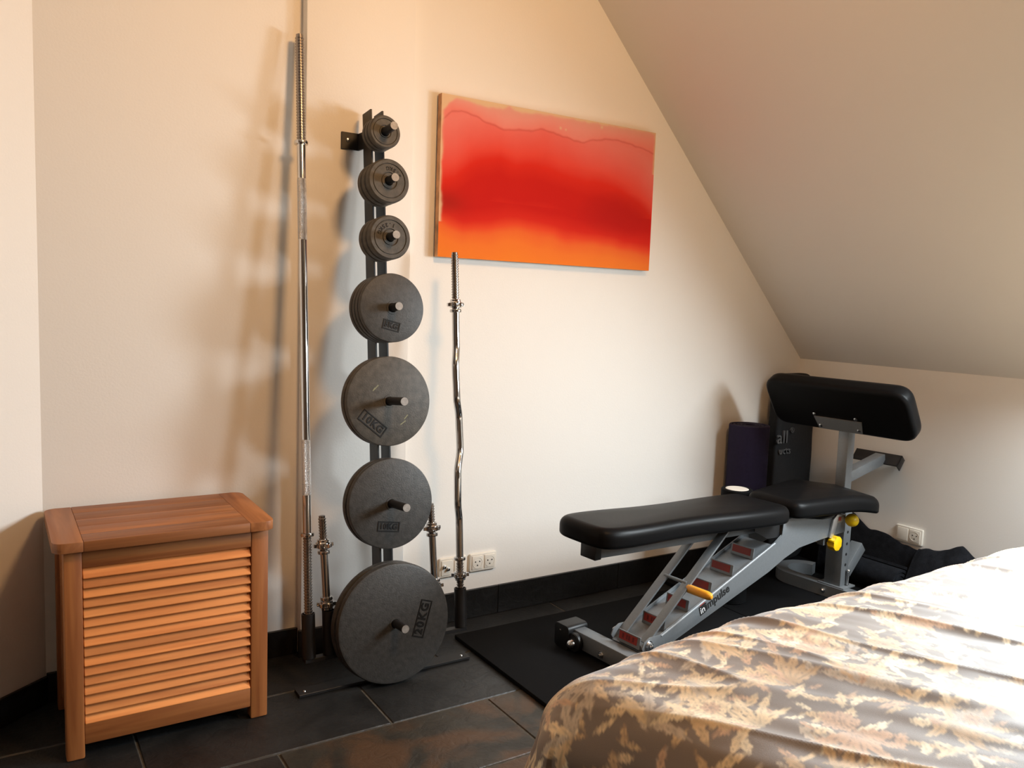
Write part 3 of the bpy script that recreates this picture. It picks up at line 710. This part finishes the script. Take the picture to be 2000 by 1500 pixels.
dg_b.box((-0.0031, -0.021, 0.021), (-0.0029, -0.019, 0.026)); dg_me = dg_b.mesh('print_mark', 0); dg_me.materials.append(mat('faded_print', lin((92, 26, 20)), 0.6))
for i in range(6):
    u = 0.048 + 0.1155*i; z = web(u) if i else 0.092
    o = bpy.data.objects.new('hook', hk_me); COL.objects.link(o); o.parent = bn
    o.location = (u, -0.008, z + ZB); o.rotation_euler = (0, math.radians(8), 0)
    s_ = bpy.data.objects.new('sticker', st_me); COL.objects.link(s_); s_.parent = o; s_['label'] = 'red hook sticker'
    if i in (0, 1): d_ = bpy.data.objects.new('print_mark', dg_me); COL.objects.link(d_); d_.parent = o
for v, sg in ((-0.0725, -1), (0.0725, 1)):
    b = B().lathe([(0.016, 0), (0.016, 0.003), (0.012, 0.003), (0.012, 0.010), (0.007, 0.012), (0.006, 0.017), (0.002, 0.019)], (0.076, v, 0.107), (0, sg, 0), 18); bp(b, 'bolt', M_bolt)
# highlight on the ladder crease, painted in as a pale strip
b = B().bar((0.135, -0.0735, 0.1265), (0.735, -0.0735, 0.3465), 0.003, 0.003); bp(b, 'edge_highlight', mat('painted_highlight', (0.75, 0.76, 0.78), 0.3, 0.6))
# brand lettering on the near side plate
ang = math.atan2(0.2218 - 0.168, 0.469 - 0.325)
def side_text(txt, size, u, z, m, ex=0.0003):
    M = Matrix.Translation((u, -0.0729, z + ZB)) @ Matrix.Rotation(-ang, 4, 'Y') @ Matrix.Rotation(PI/2, 4, 'X')
    return text_obj(txt, size, m, bn, M, ex, 1.0, 0.0012)
side_text('impulse', 0.043, 0.415, 0.203, M_ink)
M = Matrix.Translation((0.337, -0.0727, 0.177 + ZB)) @ Matrix.Rotation(-ang, 4, 'Y') @ Matrix.Rotation(PI/2, 4, 'X')
lg = B().box((-0.017, -0.020, 0), (0.017, 0.014, 0.0004)).obj('logo_square', M_ink, bn, 0); lg.matrix_local = M
lt = text_obj('in', 0.036, M_whiteink, lg, Matrix.Translation((0, -0.004, 0.0006)), 0.0002)
B().box((-0.010, 0.015, 0), (0.017, 0.021, 0.0004)).obj('logo_bar', M_red, lg, 0)
# struts
for v in (-0.050, 0.050):
    b = B().bar((0.076, v, 0.108), (0.470, v, 0.432), 0.007, 0.034, (0, 1, 0), 0.001); bp(b, 'strut')
bp(B().cyl((0.275, -0.05, 0.272), (0.275, 0.05, 0.272), 0.006), 'spreader_rod')
b = B().lathe([(0.0, 0.0), (0.012, 0.001), (0.0145, 0.006), (0.0145, 0.085), (0.012, 0.098), (0.006, 0.104), (0.0, 0.105)], (0.272, -0.056, 0.258), (0.0, -1, 0), 20, False); bp(b, 'handle_grip', M_orange)
# back pad, beam under it
def padz(u): return 0.472 - 0.036*(u + 0.17)/0.86          # underside
bp(B().bar((-0.125, 0, padz(-0.125) - 0.026), (0.74, 0, padz(0.74) - 0.026), 0.056, 0.052, (0, 1, 0), 0.003), 'pad_beam')
bp(B().box((-0.146, -0.034, padz(-0.14) - 0.056), (-0.118, 0.034, padz(-0.14) - 0.0005), 0.003), 'beam_cap', M_plastic)
out = []
hwf = lambda u: float(np.interp(u, [-0.195, -0.12, 0.0, 0.15, 0.30, 0.5, 0.66, 0.757], [0.112, 0.128, 0.126, 0.114, 0.116, 0.132, 0.138, 0.132]))
us = np.linspace(-0.195, 0.757, 40)
near = [(float(u), -hwf(u)) for u in us]; far = [(float(u), hwf(u)) for u in us[::-1]]
def soften(P, r_, it=12):
    P = densify(P, 0.012); A = np.array(P)
    for _ in range(it): A = 0.5*A + 0.25*(np.roll(A, 1, 0) + np.roll(A, -1, 0))
    return [tuple(map(float, p)) for p in A]
bp(B().pad(soften(near + far, 0, 20), 0.064, 0.030, 0.014, lambda a, c, z: (a, c, padz(a) + z), crown=0.004, n=7), 'back_pad', M_vinyl)
bp(B().prism([(0.62, padz(.62)), (0.62, 0.405), (0.70, 0.366), (0.772, 0.362), (0.772, padz(.772))], XZ, -0.062, -0.058), 'pivot_bracket', M_black)
bp(B().prism([(0.62, padz(.62)), (0.62, 0.405), (0.70, 0.366), (0.772, 0.362), (0.772, padz(.772))], XZ, 0.056, 0.060), 'pivot_bracket', M_black)
# rear tube, post, seat
bp(B().bar((0.80, 0, 0.392), (1.262, 0, 0.365), 0.07, 0.055, (0, 1, 0), 0.003), 'seat_beam')
bp(B().box((0.95, -0.045, 0.386), (1.22, 0.045, 0.452), 0.003), 'seat_bracket', M_black)
so = [(0.792, -0.118), (1.10, -0.165), (1.232, -0.205), (1.258, -0.20), (1.262, 0.20), (1.232, 0.205), (1.10, 0.165), (0.792, 0.118)]
def seatz(a, c): return 0.436 - 0.030*max(0.0, (a - 1.08)/0.2)**2*(abs(c)/0.2)
bp(B().pad(soften(so, 0, 14), 0.066, 0.032, 0.014, lambda a, c, z: (a, c, seatz(a, c) + z), crown=0.010, n=7), 'seat_pad', M_vinyl)
b = B().box((1.266, -0.038, 0.060), (1.320, 0.038, 0.470), 0.003); po = bp(b, 'post')
for z in (0.250, 0.205, 0.160, 0.30):
    b = B().cyl((1.294, -0.0382, z), (1.294, -0.0388, z), 0.0062, 14); bp(b, 'hole', M_ink, po)
b = B().cyl((1.306, -0.047, 0.075), (1.306, -0.047, 0.132), 0.006, 12); b.sphere((1.306, -0.047, 0.134), 0.008, 12); bp(b, 'lock_pin', M_bolt, po)
bp(B().box((1.272, -0.022, 0.46), (1.322, 0.024, 0.79), 0.003), 'curl_post')
# knobs and their bracket
b = B().prism([(1.085, 0.318), (1.105, 0.312), (1.125, 0.34), (1.135, 0.372), (1.165, 0.368), (1.19, 0.385), (1.19, 0.40), (1.13, 0.405), (1.105, 0.388)], XZ, -0.082, -0.074, 0.001); bp(b, 'latch', mat('bare_latch_steel', (0.6, 0.6, 0.6), 0.35, 0.8))
b = B().prism([(1.138, 0.380), (1.156, 0.378), (1.158, 0.393), (1.140, 0.395)], XZ, -0.0835, -0.082); bp(b, 'latch_sticker', M_red)
b = B().sphere((1.200, -0.105, 0.379), 0.0265, 28); bp(b, 'ball_knob', M_yellow, None, 60)
kp = []
for k in range(56):
    a = 2*PI*k/56; rr = 0.0285 + 0.0022*math.cos(7*a); kp.append((1.118 + rr*math.cos(a), 0.293 + rr*math.sin(a)))
b = B().prism(kp, XZ, -0.100, -0.070, 0.004); bp(b, 'lobed_knob', M_yellow)
bp(B().cyl((1.118, -0.07, 0.293), (1.118, -0.02, 0.32), 0.008), 'knob_stem', M_bolt)
bp(B().box((1.08, -0.060, 0.28), (1.15, -0.03, 0.335), 0.003), 'knob_housing')
# rear foot: crossbar whose ends curl back
path = []
for k in range(15):
    a = PI*k/14 * 0.94
    path.append((1.375 - 0.100*math.cos(a)*1.0, 0.195 + 0.100*math.sin(a)))
ctr = [(1.275, -0.30), (1.275, 0.195)] + path[1:] 
ctr2 = [(1.375 - (p[0]-1.375)*-1, p[1]) for p in path]
def ribbon(ctr, w_, z0, z1):
    b = B(); A = [Vector((a, c)) for a, c in ctr]; V = []
    for i, p in enumerate(A):
        t = (A[min(i+1, len(A)-1)] - A[max(i-1, 0)]).normalized(); n_ = Vector((-t.y, t.x))
        for s_, z in ((1, z0), (-1, z0), (-1, z1), (1, z1)): 
            qv = p + n_*s_*w_/2; V.append((qv.x, qv.y, z))
    Fc = [(0,1,2,3), tuple((len(A)-1)*4 + k for k in (3,2,1,0))]
    for i in range(len(A)-1):
        for k in range(4): Fc.append((i*4+k, i*4+(k+1) % 4, (i+1)*4+(k+1) % 4, (i+1)*4+k))
    b._add(V, Fc); return b
full = [(p[0], -0.10-p[1]) for p in path[::-1]] + [(1.275, -0.29), (1.275, 0.19)] + path[1:]
bp(ribbon(full, 0.050, 0.0150, 0.064), 'rear_foot', M_grey, None, 40)
b = B().lathe([(0.012, 0.0), (0.012, 0.002), (0.008, 0.002), (0.008, 0.008), (0.004, 0.012)], (1.250, 0.028, 0.040), (-1, 0, 0), 6); bp(b, 'bolt', M_bolt)
b = B().box((1.255, -0.06, 0.063), (1.345, 0.06, 0.070), 0.001); bp(b, 'post_base')
bp(B().bar((1.315, 0.0, 0.085), (1.455, 0.0, 0.210), 0.05, 0.05, (0, 1, 0), 0.003), 'stub_brace')
# arm with rest plate
bp(B().bar((1.315, 0.0, 0.528), (1.582, 0.0, 0.580), 0.045, 0.045, (0, 1, 0), 0.003), 'arm')
b = B().box((-0.004, -0.105, -0.028), (0.004, 0.105, 0.028), 0.001, Matrix.Translation((1.588, 0.02, 0.580)) @ Matrix.Rotation(math.radians(42), 4, 'Y')); 
b.box((-0.004, -0.105, -0.030), (0.030, -0.100, 0.028), 0.001, Matrix.Translation((1.588, 0.02, 0.580)) @ Matrix.Rotation(math.radians(42), 4, 'Y')); bp(b, 'rest_plate', M_black)
# arm curl pad
pc = Vector((1.225, 0.0, 0.835)); dn = Vector((0.55, 0, -0.835)).normalized(); th = Vector((0.835, 0, 0.55)).normalized()
fnp = lambda a, c, z: pc + Vector((0, 1, 0))*a + dn*c + th*(z - 0.040)
bp(B().pad(soften(rrect(-0.315, -0.118, 0.315, 0.120, 0.05, 6), 0, 4), 0.080, 0.036, 0.020, fnp, crown=0.004, n=7), 'arm_pad', M_vinyl)
pl = [( -0.105, 0.045), (0.105, 0.045), (0.095, 0.104), (-0.095, 0.104)]
b = B().prism(pl, lambda a, c, h: pc + Vector((0, 1, 0))*a + dn*c + th*(h - 0.040), -0.006, 0.001); mp_ = bp(b, 'pad_plate')
for a, c in ((-0.085, 0.030), (0.098, 0.030), (-0.085, 0.088), (0.085, 0.088)):
    P = pc + Vector((0, 1, 0))*a + dn*c + th*(-0.044)
    b = B().lathe([(0.008, 0), (0.008, 0.004), (0.003, 0.006)], P, -th, 12); bp(b, 'bolt', M_bolt, mp_)

# ------------------------------------------------------------------ things in the right corner
pr = thing('yoga_mat_roll', 'purple foam mat rolled up, standing by the back wall', 'yoga mat', (2.884, 2.512, 0.0))
b = B(); sp = []
for k in range(200):
    a = k/200.0*2*PI*4.0; rr = 0.028 + 0.0595*k/200.0; sp.append((rr*math.cos(a + 2.2), rr*math.sin(a + 2.2)))
inn = []
for k in range(200):
    p = Vector(sp[k]); rr = p.length; inn.append(tuple(p*(1 - 0.0105/rr)))
b.prism(sp + inn[::-1], lambda a, c, h: (a, c, h), 0.0145, 0.690); b.obj('mat', M_purple, pr, 40)
b = B().lathe([(0.0865, 0.0145), (0.0895, 0.018), (0.0895, 0.687), (0.0865, 0.6905), (0.078, 0.6905), (0.078, 0.0145)], (0,0,0), (0,0,1), 40, False); b.obj('outer_wrap', M_purple, pr)
fr = thing('foam_roller', 'black foam roller with white core standing behind the long bench pad', 'foam roller', (2.548, 2.262, 0.0145))
B().lathe([(0.047, 0), (0.060, 0), (0.063, 0.003), (0.063, 0.463), (0.060, 0.466), (0.047, 0.466)], (0,0,0), (0,0,1), 32, False).obj('foam_shell', M_rubber, fr)
B().lathe([(0.0468, 0.0), (0.0468, 0.465), (0.044, 0.467)], (0,0,0), (0,0,1), 32).obj('core_cap', M_white, fr)
# black bag in the corner
def soft_box(name, c, h, m, parent, p=5.0, amp=0.012, seed=0, n=30, fs=7.0, taper=0.0):
    b = B(); bmesh.ops.create_cube(b.bm, size=2.0); bmesh.ops.subdivide_edges(b.bm, edges=b.bm.edges[:], cuts=n, use_grid_fill=True)
    for v in b.bm.verts:
        q_ = v.co; k = (abs(q_.x)**p + abs(q_.y)**p + abs(q_.z)**p)**(1/p); q_ = q_/k
        f = 1.0 - taper*max(0.0, q_.z)**2
        co_ = Vector((q_.x*h[0]*f, q_.y*h[1]*f, q_.z*h[2]))
        nv = noise.noise_vector(co_*fs + Vector((seed*3.3, 1.7, seed)))
        co_ += nv*amp; co_.z = max(co_.z, -h[2])
        v.co = co_ + Vector(c)
    return b.obj(name, m, parent, 60)
bg = thing('storage_bag', 'tall black bag with grey lettering standing in the right corner', 'bag', (3.190, 2.530, 0.0145))
soft_box('bag_body', (0, 0, 0.452), (0.136, 0.036, 0.450), M_bag, bg, 6.0, 0.006, 3, 34, 6.0, 0.06)
def bagtext(txt, size, x, z):
    M = Matrix.Translation((x - 3.190, 2.489 - 2.530, z - 0.0145)) @ Matrix.Rotation(PI/2, 4, 'X'); text_obj(txt, size, M_greyink, bg, M, 0.004, 1.02)
bagtext('all', 0.086, 3.084, 0.622); bagtext('®', 0.034, 3.150, 0.652); bagtext('ucts', 0.048, 3.106, 0.559)
# rolled black mat and cloth heap by the low right wall
rm = thing('rolled_mat', 'black exercise mat rolled up and lying by the low right wall', 'exercise mat', (3.232, 2.11, 0.0145))
b = B(); sp = []
for k in range(120):
    a = k/120.0*2*PI*3.2; rr = 0.016 + 0.057*k/120.0; sp.append((rr*math.cos(a), rr*math.sin(a)*0.92))
inn = [tuple(Vector(p)*(1 - 0.012/Vector(p).length)) for p in sp]
b.prism(sp + inn[::-1], lambda a, c, h: (a, h, c + 0.068), -0.165, 0.17); b.obj('mat', M_cloth, rm, 40)
def cloth_heap(name, label, xw, y0, y1, top, ext, seed):
    NY, NXX = 90, 60; V = []; Fc = []
    for j in range(NY):
        y = y0 + (y1-y0)*j/(NY-1); H = float(np.interp(y, *top)); E = float(np.interp(y, *ext))
        for i in range(NXX):
            f = i/(NXX-1); x = xw - E*f; g = (1 - f**1.6)
            n_ = noise.noise(Vector((x*9 + seed, y*9, seed)))*0.022 + noise.noise(Vector((x*26, y*26 + seed, 2)))*0.008
            z = 0.016 + max(0.0, (H - 0.016)*g + n_*min(1, g*2.2)*min(1, H*8))
            V.append((x, y, z))
    for j in range(NY-1):
        for i in range(NXX-1): Fc.append((j*NXX+i, j*NXX+i+1, (j+1)*NXX+i+1, (j+1)*NXX+i))
    # close behind and below
    base = len(V)
    for j in range(NY): V.append((xw, V[j*NXX][1], 0.0145))
    for j in range(NY-1): Fc.append((j*NXX, (j+1)*NXX, base+j+1, base+j))
    b = B(); b._add(V, Fc); o = b.obj(name, M_cloth, None, 60); 
    off = Vector((xw - 0.1, (y0+y1)/2, 0.0145)); o.data.transform(Matrix.Translation(-off)); o.location = off
    return tag(o, label, 'cloth', None)
cloth_heap('black_cloth', 'crumpled black cloth heaped under the socket on the low right wall', 3.326, 1.54, 1.934, ([1.54, 1.60, 1.68, 1.75, 1.86, 1.925], [0.02, 0.10, 0.235, 0.270, 0.245, 0.215]), ([1.54, 1.7, 1.905], [0.11, 0.115, 0.115]), 4)
cloth_heap('black_cloth', 'black cloth bunched between the rolled mat and the low right wall', 3.326, 1.935, 2.41, ([1.935, 2.01, 2.16, 2.25, 2.41], [0.208, 0.222, 0.250, 0.285, 0.31]), ([1.935, 2.41], [0.022, 0.03]), 9)

# ------------------------------------------------------------------ bed and bedspread
BX0, BX1, BY0, BY1, BZ = 0.94, 2.95, -0.75, 1.155, 0.53
bd = thing('bed', 'low bed hidden under the floral bedspread', 'bed', (1.9, 0.2, 0))
for x in (1.25, 2.85):
    for y in (-0.6, 0.85): B().box((x-0.03-1.9, y-0.03-0.2, 0), (x+0.03-1.9, y+0.03-0.2, 0.12), 0.003).obj('leg', M_bedwood, bd)
B().box((1.15-1.9, -0.68-0.2, 0.12), (2.94-1.9, 0.93-0.2, 0.28), 0.01).obj('base', M_bedwood, bd)
B().pad(rrect(1.13-1.9, -0.70-0.2, 2.945-1.9, 0.95-0.2, 0.10, 6), 0.225, 0.06, 0.04, lambda a, c, z: (a, c, 0.28+z), n=5).obj('mattress', M_mattress, bd)
RB = 0.13
As = np.concatenate([np.arange(0.30, 2.56, 0.0042), np.arange(2.56, 2.99, 0.03)])
Bs = np.concatenate([np.arange(-0.85, 0.42, 0.04), np.arange(0.42, 1.66, 0.0042)])
GA, GB = np.meshgrid(As, Bs)
XE = np.interp(GB, [-1, 0.2, 0.45, 1.10, 1.7], [1.06, 1.06, 1.02, 0.83, 0.80]) + RB
YE = BY1 - RB + 0.10
dx = np.maximum(0, XE - GA); dy = np.maximum(0, GB - YE)
rr = np.hypot(dx, dy) + 1e-9
arc = RB*PI/2
ang_ = np.minimum(rr/RB, PI/2); hang = np.maximum(0, rr - arc)
hor = RB*np.sin(ang_) + hang*0.20; ver = RB*(1-np.cos(ang_)) + hang*0.975
PXg = np.where(dx > 0, XE - dx/rr*hor, GA); PYg = np.where(dy > 0, YE + dy/rr*hor, GB); PZg = BZ - ver
PZg = np.maximum(PZg, 0.022)
shp = GA.shape
def nz(x, y, z): return np.array([noise.noise(Vector((float(a), float(b_), z))) for a, b_ in zip(x.ravel(), y.ravel())]).reshape(shp)
ca, sa = math.cos(math.radians(62)), math.sin(math.radians(62))
Ra, Rb = GA*ca - GB*sa, GA*sa + GB*ca
wr1 = nz(Ra*1.7, Rb*8.0, 3.3); wr2 = nz(Ra*5.0 + wr1, Rb*26.0, 8.1); wr3 = nz(GA*3.0, GB*3.0, 5.5)
ridge = (1 - np.abs(wr1)*2.2); ridge = np.clip(ridge, 0, 1)**3
topm = np.clip(1 - rr/0.22, 0, 1); sidem = np.clip((rr-0.10)/0.25, 0, 1)
disp = topm*(0.012*ridge + 0.006*wr2 + 0.010*wr3) + (1-topm)*0.004*wr2
leftw = np.clip(1 - (GA - 0.85)/0.55, 0, 1)
PZg = PZg + disp*np.clip(1-sidem, 0.1, 1)*(1 - 0.55*leftw) - 0.042*leftw**1.5*np.clip(1 - rr/0.5, 0, 1) + 0.006*(1-leftw)
th_ = np.arctan2(dy, dx + 1e-9)
fold = 0.022*sidem*np.sin(GA*0 + (th_*6.0*(dx > 0)*(dy > 0) + np.where(dy <= 0, GB*16, 0) + np.where(dx <= 0, GA*15, 0)) + wr3*2)
PXg = PXg - np.where(dx > 0, dx/rr, 0)*fold; PYg = PYg + np.where(dy > 0, dy/rr, 0)*fold
# woven acanthus print, drawn leaf by leaf on one repeat of the cloth and laid over the plane
prng = random.Random(11); TS = 0.56; NT = 620
gx, gy = np.meshgrid((np.arange(NT)+.5)/NT*TS, (np.arange(NT)+.5)/NT*TS)
BG = np.array(lin((106, 90, 75)))
img = np.ones((NT, NT, 3))*BG
LEAF = [lin(c) for c in ((206, 176, 130), (220, 194, 152), (234, 218, 184), (192, 160, 116), (196, 158, 122), (186, 170, 148), (224, 200, 158))]
def draw_leaf(x0, y0, a, L_, wd_, bend, colr_):
    px = TS/NT
    for ox in (-TS, 0, TS):
        for oy in (-TS, 0, TS):
            xa, ya = x0 + ox, y0 + oy; R_ = L_*1.25 + wd_
            i0, i1 = max(0, int((xa-R_)/px)), min(NT, int((xa+R_)/px)+1); j0, j1 = max(0, int((ya-R_)/px)), min(NT, int((ya+R_)/px)+1)
            if i0 >= i1 or j0 >= j1: continue
            X_ = gx[j0:j1, i0:i1] - xa; Y_ = gy[j0:j1, i0:i1] - ya
            s_ = (X_*math.cos(a) + Y_*math.sin(a))/L_; t_ = -X_*math.sin(a) + Y_*math.cos(a) - bend*L_*s_*s_
            sc = np.clip(s_, 0, 1); hw = wd_*np.sin(sc*PI)**0.65*(1 + 0.22*np.sin(s_*26 + np.abs(t_)/wd_*3))
            cov = np.clip((hw - np.abs(t_))/0.0022, 0, 1)*((s_ > 0) & (s_ < 1))
            shade = 1 - 0.38*np.exp(-(t_/0.0013)**2) - 0.30*np.exp(-((hw-np.abs(t_))/0.0016)**2) + 0.10*np.sin(np.abs(t_)/0.0028 - s_*16)
            c = np.array(colr_)[None, None]*shade[..., None]
            img[j0:j1, i0:i1] = img[j0:j1, i0:i1]*(1-cov[..., None]) + c*cov[..., None]
def spray(x0, y0, a, n_, L_, spread, wd_):
    c0_ = prng.choice(LEAF)
    for k in sorted(range(n_), key=lambda k: -abs(k-(n_-1)/2)):
        f = (k/(n_-1) - 0.5)*2; c_ = c0_ if prng.random() < .6 else prng.choice(LEAF)
        draw_leaf(x0, y0, a + f*spread, L_*(1 - 0.30*abs(f))*prng.uniform(.85, 1.15), wd_*prng.uniform(.8, 1.25), f*0.42 + prng.uniform(-.1, .1), c_)
for k in range(230): draw_leaf(prng.random()*TS, prng.random()*TS, prng.random()*6.28, prng.uniform(.03, .075), prng.uniform(.005, .011), prng.uniform(-.5, .5), prng.choice(LEAF))
for k in range(18):
    gx_, gy_ = (k % 4 + 0.5*((k//4) % 2))*TS/4, (k//4)*TS/4.5
    spray(gx_ + prng.uniform(-.02, .02), gy_ + prng.uniform(-.02, .02), prng.uniform(0, 6.28), prng.choice((5, 7, 9)), prng.uniform(.085, .135), prng.uniform(.9, 1.35), prng.uniform(.009, .0125))
for k in range(9):
    cx_, cy_, R_ = (k % 3 + .5*(k//3 % 2))*TS/3 + prng.uniform(-.03, .03), (k//3)*TS/3 + .08 + prng.uniform(-.03, .03), prng.uniform(.03, .044)
    cc = prng.choice(LEAF)
    for k2 in range(11): draw_leaf(cx_, cy_, k2*2*PI/11 + prng.random()*.3, R_*prng.uniform(.85, 1.15), .009, 0.15, cc)
    for k2 in range(7): draw_leaf(cx_, cy_, k2*2*PI/7 + prng.random()*.3, R_*.5, .006, 0.1, LEAF[4])
fx = np.mod(GA*0.92 + GB*0.39, TS)/TS*NT - .5; fy = np.mod(GB*0.92 - GA*0.39, TS)/TS*NT - .5
ix, iy = np.floor(fx).astype(int), np.floor(fy).astype(int); ax_, ay_ = (fx-ix)[..., None], (fy-iy)[..., None]
g_ = lambda a_, b_: img[np.mod(b_, NT), np.mod(a_, NT)]
colr = (g_(ix, iy)*(1-ax_) + g_(ix+1, iy)*ax_)*(1-ay_) + (g_(ix, iy+1)*(1-ax_) + g_(ix+1, iy+1)*ax_)*ay_
mott = np.clip(0.5 + nz(GA*7, GB*7, 1.2), 0, 1)[..., None]; colr = colr*(0.86 + 0.28*mott)
NA, NB = len(As), len(Bs)
V = np.stack([PXg, PYg, PZg], -1).reshape(-1, 3)
idx = np.arange(NA*NB).reshape(NB, NA)
Fq = np.stack([idx[:-1, :-1], idx[:-1, 1:], idx[1:, 1:], idx[1:, :-1]], -1).reshape(-1, 4)
org = np.array([1.6, 0.6, 0.0])
me = bpy.data.meshes.new('bedspread'); me.vertices.add(len(V)); me.vertices.foreach_set('co', (V - org).astype(np.float32).ravel())
me.loops.add(Fq.size); me.loops.foreach_set('vertex_index', Fq.astype(np.int32).ravel())
me.polygons.add(len(Fq)); me.polygons.foreach_set('loop_start', np.arange(0, Fq.size, 4, dtype=np.int32)); me.polygons.foreach_set('loop_total', np.full(len(Fq), 4, dtype=np.int32))
me.update(calc_edges=True); me.validate()
at = me.color_attributes.new('print', 'FLOAT_COLOR', 'POINT')
at.data.foreach_set('color', np.concatenate([colr.reshape(-1, 3), np.ones((len(V), 1))], 1).astype(np.float32).ravel())
me.polygons.foreach_set('use_smooth', [True]*len(me.polygons))
me.materials.append(attr_mat('woven_floral_cotton', 0.58, 0.15, 900, 0.5))
me.materials[0].node_tree.nodes['Principled BSDF'].inputs['Specular IOR Level'].default_value = 1.0; bs = bpy.data.objects.new('bedspread', me); COL.objects.link(bs); bs.location = org
tag(bs, 'brown and beige floral bedspread draped over the bed in the foreground', 'bedspread')
